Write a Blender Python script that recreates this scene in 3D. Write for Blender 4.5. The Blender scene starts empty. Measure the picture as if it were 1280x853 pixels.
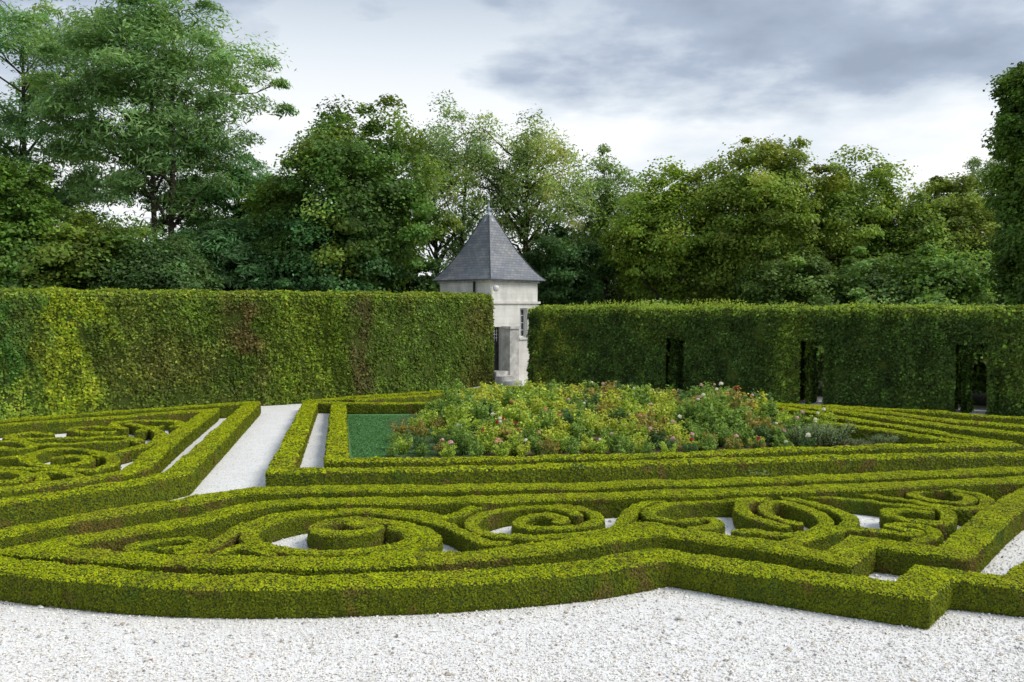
import bpy, math, random
import numpy as np
from math import radians as R, sin, cos, pi, atan, atan2, sqrt

rng = np.random.default_rng(7)
random.seed(7)
scene = bpy.context.scene
col = scene.collection

# ------------------------------------------------------------------ camera
F = 1075.0; CX = 640.0; CY = 426.5; HOR = 383.0; CH = 3.0
PITCH = atan((CY - HOR) / F)
cam_d = bpy.data.cameras.new('camera'); cam = bpy.data.objects.new('camera', cam_d); col.objects.link(cam)
cam.location = (0, 0, CH); cam.rotation_euler = (pi/2 - PITCH, 0, 0)
cam_d.sensor_width = 36; cam_d.lens = 36*F/1280; cam_d.clip_end = 3000; cam_d.clip_start = .1
scene.camera = cam

def at(px, py, z=0.0):
    """photo pixel -> point on the horizontal plane z"""
    a = CY - py
    dx = px - CX
    dy = F*cos(PITCH) + a*sin(PITCH)
    dz = -F*sin(PITCH) + a*cos(PITCH)
    t = (z - CH)/dz
    return (dx*t, dy*t)

def xz(px, py, Y):
    """photo pixel -> (x, z) at depth Y"""
    a = CY - py
    dy = F*cos(PITCH) + a*sin(PITCH); dz = -F*sin(PITCH) + a*cos(PITCH)
    t = Y/dy
    return ((px-CX)*t, CH + dz*t)

# ------------------------------------------------------------------ node helpers
def new_mat(name):
    m = bpy.data.materials.new(name); m.use_nodes = True
    nt = m.node_tree; nt.nodes.clear()
    return m, nt, nt.nodes, nt.links

def leaf_mat(name, trans=.35, rough=.55, spec=.25):
    m, nt, N, L = new_mat(name)
    out = N.new('ShaderNodeOutputMaterial'); a = N.new('ShaderNodeAttribute'); a.attribute_name = 'leafcol'
    p = N.new('ShaderNodeBsdfPrincipled'); p.inputs['Roughness'].default_value = rough
    p.inputs['Specular IOR Level'].default_value = spec
    t = N.new('ShaderNodeBsdfTranslucent'); mx = N.new('ShaderNodeMixShader'); mx.inputs[0].default_value = trans
    br = N.new('ShaderNodeVectorMath'); br.operation = 'MULTIPLY'; br.inputs[1].default_value = (1.25, 1.15, .6)
    L.new(a.outputs['Vector'], p.inputs['Base Color']); L.new(a.outputs['Vector'], br.inputs[0])
    L.new(br.outputs[0], t.inputs['Color'])
    L.new(p.outputs[0], mx.inputs[1]); L.new(t.outputs[0], mx.inputs[2]); L.new(mx.outputs[0], out.inputs[0])
    return m

def noise_mat(name, c1, c2, scale=8, rough=.8, bump=.3, detail=6, c3=None, spec=.2, bdist=.02):
    m, nt, N, L = new_mat(name)
    out = N.new('ShaderNodeOutputMaterial'); p = N.new('ShaderNodeBsdfPrincipled')
    p.inputs['Roughness'].default_value = rough; p.inputs['Specular IOR Level'].default_value = spec
    tc = N.new('ShaderNodeTexCoord'); n = N.new('ShaderNodeTexNoise'); n.inputs['Scale'].default_value = scale
    n.inputs['Detail'].default_value = detail
    cr = N.new('ShaderNodeValToRGB'); e = cr.color_ramp.elements
    e[0].position = .35; e[0].color = (*c1, 1); e[1].position = .65; e[1].color = (*c2, 1)
    if c3:
        x = e.new(.75); x.color = (*c3, 1)
    L.new(tc.outputs['Object'], n.inputs['Vector']); L.new(n.outputs['Fac'], cr.inputs[0])
    L.new(cr.outputs[0], p.inputs['Base Color'])
    b = N.new('ShaderNodeBump'); b.inputs['Strength'].default_value = bump; b.inputs['Distance'].default_value = bdist
    n2 = N.new('ShaderNodeTexNoise'); n2.inputs['Scale'].default_value = scale*5; n2.inputs['Detail'].default_value = 4
    L.new(tc.outputs['Object'], n2.inputs['Vector'])
    L.new(n2.outputs['Fac'], b.inputs['Height']); L.new(b.outputs[0], p.inputs['Normal'])
    L.new(p.outputs[0], out.inputs[0])
    return m

M_LEAF = leaf_mat('leaves', .42)
M_BOX = leaf_mat('box_leaves', .30, .6, .12)
M_PETAL = leaf_mat('petals', .3, .6, .2)
M_CORE = noise_mat('hedge_core', (.03, .045, .008), (.10, .14, .018), 45, .9, .8)
M_BARK = noise_mat('bark', (.035, .028, .022), (.09, .075, .06), 6, .9, .6)
M_STEM = noise_mat('rose_stem', (.05, .07, .02), (.09, .07, .03), 20, .8)

def gravel_mat():
    m, nt, N, L = new_mat('white_gravel')
    out = N.new('ShaderNodeOutputMaterial'); p = N.new('ShaderNodeBsdfPrincipled'); p.inputs['Roughness'].default_value = .75
    p.inputs['Specular IOR Level'].default_value = .3
    tc = N.new('ShaderNodeTexCoord')
    v = N.new('ShaderNodeTexVoronoi'); v.inputs['Scale'].default_value = 60
    L.new(tc.outputs['Object'], v.inputs['Vector'])
    sp = N.new('ShaderNodeSeparateColor'); L.new(v.outputs['Color'], sp.inputs[0])
    cr = N.new('ShaderNodeValToRGB'); cr.color_ramp.interpolation = 'LINEAR'; e = cr.color_ramp.elements
    e[0].position = 0; e[0].color = (.40, .38, .35, 1); e[1].position = 1; e[1].color = (.97, .955, .92, 1)
    for pos, c in ((.04, (.55, .50, .44)), (.12, (.78, .76, .73)), (.5, (.90, .885, .85))):
        x = e.new(pos); x.color = (*c, 1)
    L.new(sp.outputs[0], cr.inputs[0])
    # broad, faint soiling
    n = N.new('ShaderNodeTexNoise'); n.inputs['Scale'].default_value = 1.6; n.inputs['Detail'].default_value = 8; n.inputs['Roughness'].default_value = .85
    L.new(tc.outputs['Object'], n.inputs['Vector'])
    mr = N.new('ShaderNodeMapRange'); mr.inputs[1].default_value = .3; mr.inputs[2].default_value = .7
    mr.inputs[3].default_value = .88; mr.inputs[4].default_value = 1.06; L.new(n.outputs['Fac'], mr.inputs[0])
    mu = N.new('ShaderNodeVectorMath'); mu.operation = 'SCALE'; L.new(cr.outputs[0], mu.inputs[0]); L.new(mr.outputs[0], mu.inputs['Scale'])
    L.new(mu.outputs[0], p.inputs['Base Color'])
    v2 = N.new('ShaderNodeTexVoronoi'); v2.inputs['Scale'].default_value = 60; v2.feature = 'SMOOTH_F1' if False else 'F1'
    L.new(tc.outputs['Object'], v2.inputs['Vector'])
    inv = N.new('ShaderNodeMath'); inv.operation = 'MULTIPLY_ADD'; inv.inputs[1].default_value = -1; inv.inputs[2].default_value = 1
    L.new(v2.outputs['Distance'], inv.inputs[0])
    b = N.new('ShaderNodeBump'); b.inputs['Strength'].default_value = .5; b.inputs['Distance'].default_value = .010
    L.new(inv.outputs[0], b.inputs['Height']); L.new(b.outputs[0], p.inputs['Normal'])
    L.new(p.outputs[0], out.inputs[0])
    return m
M_GRAVEL = gravel_mat()

def pebble_mat():
    m, nt, N, L = new_mat('pebbles')
    out = N.new('ShaderNodeOutputMaterial'); p = N.new('ShaderNodeBsdfPrincipled'); p.inputs['Roughness'].default_value = .7
    a = N.new('ShaderNodeAttribute'); a.attribute_name = 'leafcol'
    L.new(a.outputs['Vector'], p.inputs['Base Color']); L.new(p.outputs[0], out.inputs[0])
    return m
M_PEB = pebble_mat()

# ------------------------------------------------------------------ mesh helpers
def tag(o, label=None, cat=None, group=None, kind=None):
    if label: o['label'] = label
    if cat: o['category'] = cat
    if group: o['group'] = group
    if kind: o['kind'] = kind
    return o

def empty(name, loc, label, cat, group=None, rz=0):
    o = bpy.data.objects.new(name, None); col.objects.link(o); o.location = loc; o.rotation_euler = (0, 0, rz)
    o.empty_display_size = .3
    return tag(o, label, cat, group)

class MB:
    """collects geometry (numpy) for ONE mesh object"""
    def __init__(s): s.V = []; s.Q = []; s.n = 0; s.mi = []; s.C = []; s.smooth = []
    def add(s, V, faces, mi=0, colr=(.1, .1, .1), smooth=False):
        V = np.asarray(V, float).reshape(-1, 3)
        s.V.append(V)
        if isinstance(faces, np.ndarray):
            s.Q.append((faces + s.n)); k = len(faces)
        else:
            s.Q.append([[i + s.n for i in f] for f in faces]); k = len(faces)
        s.n += len(V)
        s.mi.append(np.full(k, mi, np.int32)); s.smooth.append(np.full(k, smooth, bool))
        c = np.asarray(colr, float)
        if c.ndim == 1: c = np.tile(c, (k, 1))
        s.C.append(c)
    def box(s, a, b, mi=0):
        x0, y0, z0 = a; x1, y1, z1 = b
        V = [(x0,y0,z0),(x1,y0,z0),(x1,y1,z0),(x0,y1,z0),(x0,y0,z1),(x1,y0,z1),(x1,y1,z1),(x0,y1,z1)]
        s.add(V, [(3,2,1,0),(4,5,6,7),(0,1,5,4),(1,2,6,5),(2,3,7,6),(3,0,4,7)], mi)
    def tube(s, pts, rads, n=6, mi=0, caps=True):
        pts = np.asarray(pts, float); m = len(pts)
        d = np.gradient(pts, axis=0); d /= np.linalg.norm(d, axis=1)[:, None] + 1e-9
        up = np.array([0, 0, 1.]) if abs(d[0][2]) < .9 else np.array([1., 0, 0])
        a = np.cross(d, up); a /= np.linalg.norm(a, axis=1)[:, None] + 1e-9
        b = np.cross(d, a)
        th = np.arange(n)*2*pi/n
        r = np.asarray(rads, float).reshape(-1, 1, 1)
        V = pts[:, None, :] + r*(np.cos(th)[None, :, None]*a[:, None, :] + np.sin(th)[None, :, None]*b[:, None, :])
        fs = []
        for i in range(m-1):
            for j in range(n):
                k = (j+1) % n
                fs.append((i*n+j, i*n+k, (i+1)*n+k, (i+1)*n+j))
        s.add(V, np.array(fs), mi, smooth=True)
        if caps:
            s.add(V[0], [tuple(range(n))], mi); s.add(V[-1], [tuple(range(n))], mi)
    def lathe(s, prof, c, n=20, mi=0):
        V = []; fs = []
        for r, z in prof:
            for j in range(n):
                t = 2*pi*j/n; V.append((c[0]+r*cos(t), c[1]+r*sin(t), c[2]+z))
        for i in range(len(prof)-1):
            for j in range(n):
                k = (j+1) % n; fs.append((i*n+j, i*n+k, (i+1)*n+k, (i+1)*n+j))
        s.add(V, np.array(fs), mi, smooth=True)
    def build(s, name, mats, parent=None, loc=None):
        V = np.concatenate(s.V); me = bpy.data.meshes.new(name)
        counts = []; loops = []
        for q in s.Q:
            if isinstance(q, np.ndarray):
                counts.append(np.full(len(q), q.shape[1], np.int32)); loops.append(q.reshape(-1))
            else:
                counts.append(np.array([len(f) for f in q], np.int32)); loops.append(np.array([i for f in q for i in f], np.int64))
        counts = np.concatenate(counts); loops = np.concatenate(loops)
        if loc is not None: V = V - np.asarray(loc)
        me.vertices.add(len(V)); me.vertices.foreach_set('co', V.astype(np.float32).ravel())
        me.loops.add(len(loops)); me.loops.foreach_set('vertex_index', loops.astype(np.int32))
        me.polygons.add(len(counts)); st = np.concatenate([[0], np.cumsum(counts)[:-1]])
        me.polygons.foreach_set('loop_start', st.astype(np.int32))
        me.polygons.foreach_set('material_index', np.concatenate(s.mi))
        me.polygons.foreach_set('use_smooth', np.concatenate(s.smooth))
        if not isinstance(mats, (list, tuple)): mats = [mats]
        for m in mats: me.materials.append(m)
        me.update(calc_edges=True)
        at_ = me.attributes.new('leafcol', 'FLOAT_VECTOR', 'FACE')
        at_.data.foreach_set('vector', np.concatenate(s.C).astype(np.float32).ravel())
        o = bpy.data.objects.new(name, me); col.objects.link(o)
        if loc is not None: o.location = loc
        if parent: o.parent = parent
        return o

def unit(v): return v/(np.linalg.norm(v, axis=-1, keepdims=True) + 1e-9)

_ph = np.random.default_rng(3)
_K = unit(_ph.normal(size=(14, 3))); _P = _ph.uniform(0, 6.28, 14); _S = _ph.uniform(.6, 1.9, 14)
def fnoise(p, f=1.0, seed=0):
    """smooth pseudo-noise in about -1..1"""
    p = np.asarray(p)*f
    r = np.zeros(p.shape[:-1])
    for i in range(14):
        k = _K[(i+seed) % 14]*_S[i]
        r += np.sin(p @ k*3 + _P[i] + seed*1.7 + 1.3*np.sin(p @ _K[(i+5+seed) % 14]*2 + _P[(i+3) % 14]))
    return r/4.2

def leaves(mb, C, Nn, L, W, colr, mi=0, jit=.6, r=rng, kite=.0):
    """one rhombic leaf face per centre"""
    n = len(C)
    if n == 0: return
    Nn = unit(Nn + r.normal(size=(n, 3))*jit)
    t = unit(np.cross(Nn, r.normal(size=(n, 3)))); b = np.cross(Nn, t)
    L = np.broadcast_to(L, (n,))[:, None]; W = np.broadcast_to(W, (n,))[:, None]
    V = np.stack([C + t*L/2, C + b*W/2 + t*L*kite, C - t*L/2, C - b*W/2 + t*L*kite], 1).reshape(-1, 3)
    Fq = np.arange(4*n).reshape(n, 4)
    mb.add(V, Fq, mi, colr)

def sample_faces(V, Fq, dens, r=rng):
    """random points over quads -> points, normals"""
    T = np.concatenate([Fq[:, [0, 1, 2]], Fq[:, [0, 2, 3]]])
    a, b, c = V[T[:, 0]], V[T[:, 1]], V[T[:, 2]]
    cr = np.cross(b-a, c-a); ar = np.linalg.norm(cr, axis=1)/2
    tot = ar.sum(); n = int(tot*dens)
    if n < 1: return np.zeros((0, 3)), np.zeros((0, 3))
    idx = r.choice(len(T), n, p=ar/tot)
    u = r.random(n); v = r.random(n); fl = u+v > 1; u[fl] = 1-u[fl]; v[fl] = 1-v[fl]
    P = a[idx] + (b-a)[idx]*u[:, None] + (c-a)[idx]*v[:, None]
    return P, unit(cr[idx])

# ------------------------------------------------------------------ box hedges
BH = .30
def catmull(P, step):
    P = np.asarray(P, float)
    if len(P) == 2:
        n = max(2, int(np.linalg.norm(P[1]-P[0])/step)+1)
        return P[0] + (P[1]-P[0])*np.linspace(0, 1, n)[:, None]
    Q = np.vstack([2*P[0]-P[1], P, 2*P[-1]-P[-2]])
    out = []
    for i in range(1, len(Q)-2):
        p0, p1, p2, p3 = Q[i-1], Q[i], Q[i+1], Q[i+2]
        # centripetal
        d1 = max(np.linalg.norm(p1-p0), 1e-4)**.5; d2 = max(np.linalg.norm(p2-p1), 1e-4)**.5; d3 = max(np.linalg.norm(p3-p2), 1e-4)**.5
        m1 = (p1-p0)/d1 - (p2-p0)/(d1+d2) + (p2-p1)/d2
        m2 = (p2-p1)/d2 - (p3-p1)/(d2+d3) + (p3-p2)/d3
        m1 *= d2; m2 *= d2
        n = max(2, int(np.linalg.norm(p2-p1)/step)+1)
        t = np.linspace(0, 1, n, endpoint=False)[:, None]
        out.append((2*t**3-3*t**2+1)*p1 + (t**3-2*t**2+t)*m1 + (-2*t**3+3*t**2)*p2 + (t**3-t**2)*m2)
    out.append(P[-1:])
    return np.vstack(out)

# leaf colours of box: fresh yellow-green tips on top, older leaves on the flanks; lit tops and shaded sides painted in too
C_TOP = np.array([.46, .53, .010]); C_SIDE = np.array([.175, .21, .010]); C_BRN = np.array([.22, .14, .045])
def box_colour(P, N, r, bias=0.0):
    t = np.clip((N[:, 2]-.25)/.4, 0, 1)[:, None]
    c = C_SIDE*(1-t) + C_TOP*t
    # dry brownish areas and lush dark plants, both with a shape of their own
    br = np.clip(fnoise(P, 1.1, 2)*.9 + fnoise(P, 4.5, 5)*.8 - .45 + bias + .42*np.exp(-((P[:, 2]-.25)/.045)**2)*(N[:, 2] < .6)*(.4+fnoise(P, 1.3, 3)), 0, 1)[:, None]*(.75 - .5*t)
    c = c*(1-br) + C_BRN*br
    dk = np.clip(fnoise(P, 1.7, 7)*.9+fnoise(P, 5, 1)*.5-.6, 0, 1)[:, None]*.6*(1-.5*t)
    c = c*(1-dk) + np.array([.07, .15, .02])*dk
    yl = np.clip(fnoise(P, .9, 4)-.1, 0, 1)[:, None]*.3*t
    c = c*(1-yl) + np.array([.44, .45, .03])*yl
    c = c*(1 + fnoise(P, 7, 9)[:, None]*.12)
    return np.clip(c*r.lognormal(0, .12, (len(P), 1))*(1+r.normal(0, .06, (len(P), 3))), .004, .8)

def hedge(segs, name, label, group=None, w=.4, h=BH, round_ends=False, closed=False, world=False, bias=0, hv=0.0, cat='hedge'):
    """segs: list of pixel point lists (traced on the clipped top), smooth within, sharp between"""
    if not isinstance(segs[0][0], (tuple, list)): segs = [segs]
    pts = []
    dist = None
    for sgm in segs:
        Wp = np.array([p if world else at(p[0], p[1], h) for p in sgm])
        dm = Wp[:, 1].mean(); step = .06 if dm < 13 else .11
        c = catmull(Wp, step)
        pts.append(c if not pts else c[1:])
    P = np.vstack(pts); n = len(P)
    if closed and np.linalg.norm(P[0]-P[-1]) < 1e-3: P = P[:-1]; n -= 1
    # normals with mitre
    if closed: prv = np.roll(P, 1, 0); nxt = np.roll(P, -1, 0)
    else: prv = np.vstack([2*P[0]-P[1], P[:-1]]); nxt = np.vstack([P[1:], 2*P[-1]-P[-2]])
    d1 = unit(P-prv); d2 = unit(nxt-P); d = unit(d1+d2)
    nrm = np.stack([-d[:, 1], d[:, 0]], 1)
    co = np.clip((d*d1).sum(1), .64, 1)
    off = 1/co
    wid = np.ones(n)
    if round_ends:
        s = np.concatenate([[0], np.cumsum(np.linalg.norm(np.diff(P, axis=0), axis=1))])
        for e in (s, s[-1]-s):
            t = np.clip(e/(w*.5), 0, 1); wid = np.minimum(wid, np.sqrt(1-(1-t)**2)*.92+.08)
    prof = [(-.44, 0), (-.50, .2), (-.505, .62), (-.50, .92), (-.465, .99), (-.25, 1.0), (0, 1.01), (.25, 1.0), (.465, .99), (.50, .92), (.505, .62), (.50, .2), (.44, 0)]
    m = len(prof)
    V = np.zeros((n, m, 3))
    for j, (u, z) in enumerate(prof):
        V[:, j, :2] = P + nrm*(u*w*off*wid)[:, None]
        V[:, j, 2] = z*h
    ctr = np.concatenate([P, np.full((n, 1), h*.5)], 1)[:, None, :]
    out = unit(V-ctr)
    sd = hash(label) % 9
    nz = fnoise(V, 2.2, 3)*.012 + fnoise(V, 9, sd)*.008
    nz[:, :] *= np.clip(V[:, :, 2]/h*1.5, .3, 1)
    V = V + out*nz[:, :, None]
    V[:, :, 2] += (fnoise(V*np.array([1, 1, 0]), .8, 6)*.010 + hv)*(V[:, :, 2]/h)
    V[:, :, 2] = np.maximum(V[:, :, 2], 0)
    Vf = V.reshape(-1, 3)
    fs = []
    rr = n if closed else n-1
    i = np.arange(rr)[:, None]; j = np.arange(m-1)[None, :]
    i2 = (i+1) % n
    Fq = np.stack([i*m+j, i*m+j+1, i2*m+j+1, i2*m+j], -1).reshape(-1, 4)
    # orient outward: check top face normal
    tf = Fq[(m-1)//2::m-1]; a, b, c = Vf[tf[:, 0]], Vf[tf[:, 1]], Vf[tf[:, 2]]
    if np.cross(b-a, c-a)[:, 2].sum() < 0: Fq = Fq[:, ::-1]
    mb = MB(); mb.add(Vf, Fq, 0, C_SIDE*.4)
    r = np.random.default_rng(abs(hash(label)) % 99991)
    endP = endN = None
    if not closed:
        for q, sg in ((0, -1), (n-1, 1)):
            mb.add(V[q], [tuple(range(m))], 0, C_SIDE*.4)
            k = int(w*h*wid[q]*1500)
            if k > 3:
                dd = (d2[q] if sg > 0 else -d1[q])
                u = r.uniform(-.48, .48, k)*w*wid[q]; z = r.uniform(.02, 1, k)*h
                Pp = np.concatenate([P[q] + nrm[q]*u[:, None], z[:, None]], 1)
                Nn = np.tile([dd[0], dd[1], 0.0], (k, 1))
                endP = Pp if endP is None else np.vstack([endP, Pp]); endN = Nn if endN is None else np.vstack([endN, Nn])
    dmean = P[:, 1]
    near = dmean.mean()
    if near < 13: dens, sz = 6500, .0175
    elif near < 18: dens, sz = 3200, .025
    else: dens, sz = 1700, .034
    S, Sn = sample_faces(Vf, Fq, dens, r)
    keep = (S[:, 2] > .012)
    # sparser right at the foot and in thin patches
    thin = np.clip(fnoise(S, 5.1, 8)-.85, 0, 1)*.5
    keep &= r.random(len(S)) > thin*(.6+.4*Sn[:, 2])
    S, Sn = S[keep], Sn[keep]
    if endP is not None: S = np.vstack([S, endP]); Sn = np.vstack([Sn, endN])
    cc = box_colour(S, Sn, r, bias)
    outj = r.normal(.003, .0035, len(S))
    stray = r.random(len(S)) < .008; outj[stray] += r.uniform(.004, .020, stray.sum())
    Cn = S + Sn*outj[:, None]; Cn[:, 2] = np.maximum(Cn[:, 2], .006)
    k = r.lognormal(0, .25, len(S))
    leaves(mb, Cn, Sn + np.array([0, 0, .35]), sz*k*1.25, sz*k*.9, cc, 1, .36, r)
    o = mb.build(name, [M_CORE, M_BOX], loc=(P[:, 0].mean(), P[:, 1].mean(), 0))
    tag(o, label, cat, group)
    return o

import zlib
def hash(s): return zlib.crc32(str(s).encode())

# --- front parterre -------------------------------------------------
G_SC = 'scrolls of the front parterre'
hedge([[(-134, 692), (-60, 699), (0, 706), (60, 713), (120, 718.5), (160, 722), (220, 725.5), (280, 727), (360, 727.3), (430, 726), (480, 724), (540, 722.3), (600, 719), (680, 713), (740, 707), (790, 699.5)],
       [(790, 699.5), (832, 693), (870, 697.5)],
       [(870, 697.5), (940, 709), (1000, 718), (1040, 723.5), (1139, 737.3)],
       [(1139, 737.3), (1165, 715.6)],
       [(1165, 715.6), (1278, 727)],
       [(1278, 727), (1405, 633), (1440, 581)],
       [(1440, 581), (1280, 586.5), (1160, 591.7), (1040, 595.7), (1000, 598), (880, 602), (800, 604), (680, 607), (600, 609), (480, 610.3), (400, 610.5), (360, 611), (320, 612.5), (280, 617), (240, 625), (180, 634.3), (120, 644.8), (60, 655.8), (0, 667), (-70, 681), (-134, 692)]],
      'border_hedge', "long thick outer box hedge around the front parterre, bordering the foreground gravel", w=.42, closed=True)
hedge([[(28, 686), (60, 688.8), (120, 693.5), (180, 697), (240, 699.5), (280, 701), (360, 702.5), (430, 702), (480, 701), (547, 697), (600, 692), (650, 688), (680, 684.5), (725, 677), (760, 671.5), (795, 665.5)],
       [(795, 665.5), (826, 663.5), (860, 666.5)],
       [(860, 666.5), (905, 673.5), (947, 680), (1000, 688), (1047, 696)],
       [(1047, 696), (1077, 675)],
       [(1077, 675), (1191, 691)],
       [(1191, 691), (1250, 640), (1317, 598)],
       [(1317, 598), (1280, 599), (1160, 603.5), (1100, 606), (1040, 608.5), (1000, 611), (880, 614.5), (800, 617.5), (680, 620), (600, 623.5), (480, 625), (400, 625.8), (370, 626), (340, 628), (280, 639.5), (240, 649.5), (160, 663.5), (120, 670.5), (70, 678.5), (28, 686)]],
      'frame_hedge', 'pointed inner box hedge framing the scrollwork, just inside the outer hedge of the front parterre', w=.40, closed=True, hv=-.004)
W_ = .26
def scroll(pts, label, w=W_, hv=0.0, g=G_SC, name='scroll_hedge'):
    return hedge(pts, name, label, g, w=w*.78, h=.22, round_ends=True, hv=hv, cat='hedge')
scroll([(196, 692), (172, 690), (163, 686), (174, 680.5), (198, 674.5), (226, 671.5), (246, 673), (250, 677.5), (236, 681.5), (212, 682.5), (196, 685.5)],
       'small hook-shaped box curl at the far left point of the front parterre', .2, -.006)
scroll([(215, 690), (240, 687), (261, 682.5), (276, 675), (295, 664), (319, 653), (347, 644.5), (385, 638.8), (435, 635.8), (480, 636.8), (519, 640.5), (557, 646.5), (575, 642), (588, 637), (616, 631.6), (654, 629.5), (691, 630.6), (719, 634), (741, 641), (747, 649), (736, 655.5), (710, 659.5), (680, 660), (656, 656.5), (648, 650), (657, 645), (675, 643), (694, 645.5), (703, 650), (693, 654)],
       "S-shaped box band from the left hook winding into the snail spiral of the front parterre", .24, -.003)
scroll([(640, 680), (610, 678.5), (585, 667.5), (566, 658.5), (538, 650.5), (510, 644.8), (472, 641.2), (435, 640.8), (397, 643), (366, 647.5), (338, 655), (319, 662.5), (311, 670.5), (322, 680.5), (350, 687.5), (397, 691), (440, 690.5), (480, 685.5), (508, 678.5), (515, 671), (507, 663.5), (486, 658.5)],
       'largest round ring of the front parterre, open box ring circling the solid oval box block', .25, .003)
scroll([(460, 695), (495, 691.5), (524, 684.5), (539, 675.5), (533, 665.5), (515, 657.5), (491, 653), (454, 650.8), (418, 652.5), (398, 658), (397, 664), (412, 667.2), (436, 667.5), (460, 664.5), (470, 660), (455, 656.5), (432, 656.5)],
       "solid oval box block with a small hollow on top inside the largest ring", .29, .006)
scroll([(272, 694), (284, 686), (297, 682.5), (318, 686.5), (345, 693.5)], 'short bowed box link left of the largest ring, with a small dark hollow beneath it', .2, -.005)
scroll([(722, 646), (716, 641.5), (702, 637), (672, 634), (637, 636), (607, 643), (590, 651.5), (593, 660), (609, 666), (635, 670), (672, 671.5), (710, 669.5), (747, 664.5), (770, 658), (783, 647), (793, 636.5), (812, 629), (844, 622.8), (882, 619.5), (919, 619.5), (957, 621)],
       'box band looping under the snail spiral and sweeping up right towards the leaf shape', .24, .004)
scroll([(965, 624), (945, 626), (919, 626.5), (885, 626.5), (854, 628.5), (826, 634), (811, 642), (820, 648.5), (842, 651.5), (865, 650.5), (882, 648.5), (895, 652), (894, 657.5), (880, 660), (860, 662)],
       "box hook opening right with a curled tip, just left of the leaf shape", .23)
scroll([(772, 671), (785, 661), (798, 655), (820, 656.5), (852, 665)], "short hump of box between the snail spiral and the hook, merging into the frame", .26, -.006)
scroll([(982, 618), (957, 621.5), (936, 626.5), (926, 635), (934, 645), (954, 652), (974, 657.5), (990, 660)],
       'outer left blade of the box leaf shape, its end stopping short over the gravel', .25, .005)
scroll([(1004, 655.5), (982, 651), (965, 645), (956, 636.5), (960, 630), (975, 627.5), (995, 632), (1017, 640), (1031, 648.5), (1030, 657), (1012, 664), (986, 669), (960, 668.5), (939, 665), (915, 667)],
       'inner pointed loop of the box leaf shape', .23, .001)
scroll([(975, 623), (1000, 626.5), (1022, 632.5), (1045, 639.5), (1060, 647), (1062, 655), (1048, 662), (1026, 668), (1000, 675.5), (978, 682)],
       'outer right blade of the box leaf shape, curving down to the front frame hedge', .25, .007)
scroll([(960, 620), (985, 616.8), (1020, 615), (1055, 615), (1089, 617.5), (1124, 622.8), (1160, 630), (1181, 638), (1186, 646.5), (1176, 653), (1152, 652.5), (1124, 648), (1110, 642.5), (1117, 637.5), (1138, 638.5), (1168, 642)],
       "long box arc at the back of the front parterre ending in a flat curl", .24, -.002)
scroll([(1000, 620), (1030, 621.5), (1060, 622.5), (1090, 625), (1116, 629), (1142, 633.5), (1168, 637)],
       "thin box band running close in front of the long arc, right of the leaf", .2, -.006)
scroll([(1140, 627), (1170, 632), (1197, 636.5), (1217, 635.8), (1232, 630.5), (1232, 624.5), (1220, 618.5), (1199, 614.6), (1171, 612.5), (1150, 613.5), (1141, 617.5), (1150, 622), (1174, 627), (1198, 628.6), (1212, 625.6), (1208, 620.6), (1190, 617.6)],
       'round double-ring box spiral in the far right corner of the front parterre', .22, .003)
scroll([(1035, 661), (1077, 663), (1110, 665.5), (1140, 668), (1146, 664.5), (1128, 661.8), (1114, 659.5), (1124, 656.2), (1145, 656.8), (1161, 661), (1168, 667.5), (1160, 673.5), (1140, 677)],
       "small hooked box curl near the right front corner of the frame hedge", .21, .002)

# --- left parterre ---------------------------------------------------
G_SL = 'scrolls of the left parterre'
hedge([[(-180, 655), (-80, 638.5), (0, 627), (60, 619), (120, 611), (180, 600), (222, 591)],
       [(222, 591), (316, 503)],
       [(316, 503), (218, 509.5), (100, 518), (0, 525), (-220, 541)]],
      'border_hedge', 'outer box hedge of the left parterre, left of the white gravel path', w=.42, h=.36)
hedge([[(-150, 635), (-60, 621), (0, 612), (50, 605.5), (100, 599), (140, 593), (168, 587)],
       [(168, 587), (213, 550), (264, 512)],
       [(264, 512), (200, 516.5), (100, 524), (0, 530.5), (-220, 546)]],
      'frame_hedge', 'inner box hedge framing the scrollwork of the left parterre', w=.40, hv=-.005)
def sl(pts, label, w=.28, hv=0.0): return scroll(pts, label, w, hv, G_SL)
sl([(214, 534.5), (226, 531), (222, 527.5), (203, 526), (171, 525.8), (150, 527.5), (143, 532), (156, 536)], 'flat box curl farthest back in the left parterre', .3)
sl([(158, 529), (175, 532.5), (192, 536.5), (201, 542.5), (198, 550), (183, 556.5), (160, 563), (138, 568), (112, 571)], 'S-shaped box band down the right side of the left parterre', .3, .004)
sl([(205, 533), (185, 536), (172, 541)], 'short box spur inside the rearmost curl of the left parterre', .25)
sl([(145, 535), (120, 534), (100, 534.5), (90, 537), (102, 540), (125, 540.5), (146, 539.5)], 'small flat oval of box in front of the rear hedge of the left parterre', .28, .003)
sl([(68, 542.5), (40, 541.5), (17, 544), (13, 548), (32, 550), (60, 548.5), (100, 547), (140, 546), (164, 547), (176, 552)], 'long straight box band with a curled left end across the middle of the left parterre', .3)
sl([(32, 556), (80, 554.5), (125, 553), (152, 551), (168, 548)], 'second straight box band just in front of the long curled one in the left parterre', .28, .005)
sl([(-30, 560), (0, 560), (22, 561), (38, 558.5), (30, 553.5), (0, 552), (-30, 553)], 'blunt box loop at the left edge of the photo, behind the low oval', .28)
sl([(110, 563), (90, 561.5), (62, 562.5), (42, 567.5), (34, 574), (46, 580), (70, 582.5), (98, 580), (110, 575.5), (102, 571.5), (80, 571), (64, 573.5)], 'large low oval spiral of box in the left parterre', .3, .003)
sl([(-40, 576), (-10, 572.5), (20, 571.5), (42, 573)], 'box band entering the large low oval from the left edge of the photo', .28)
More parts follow.
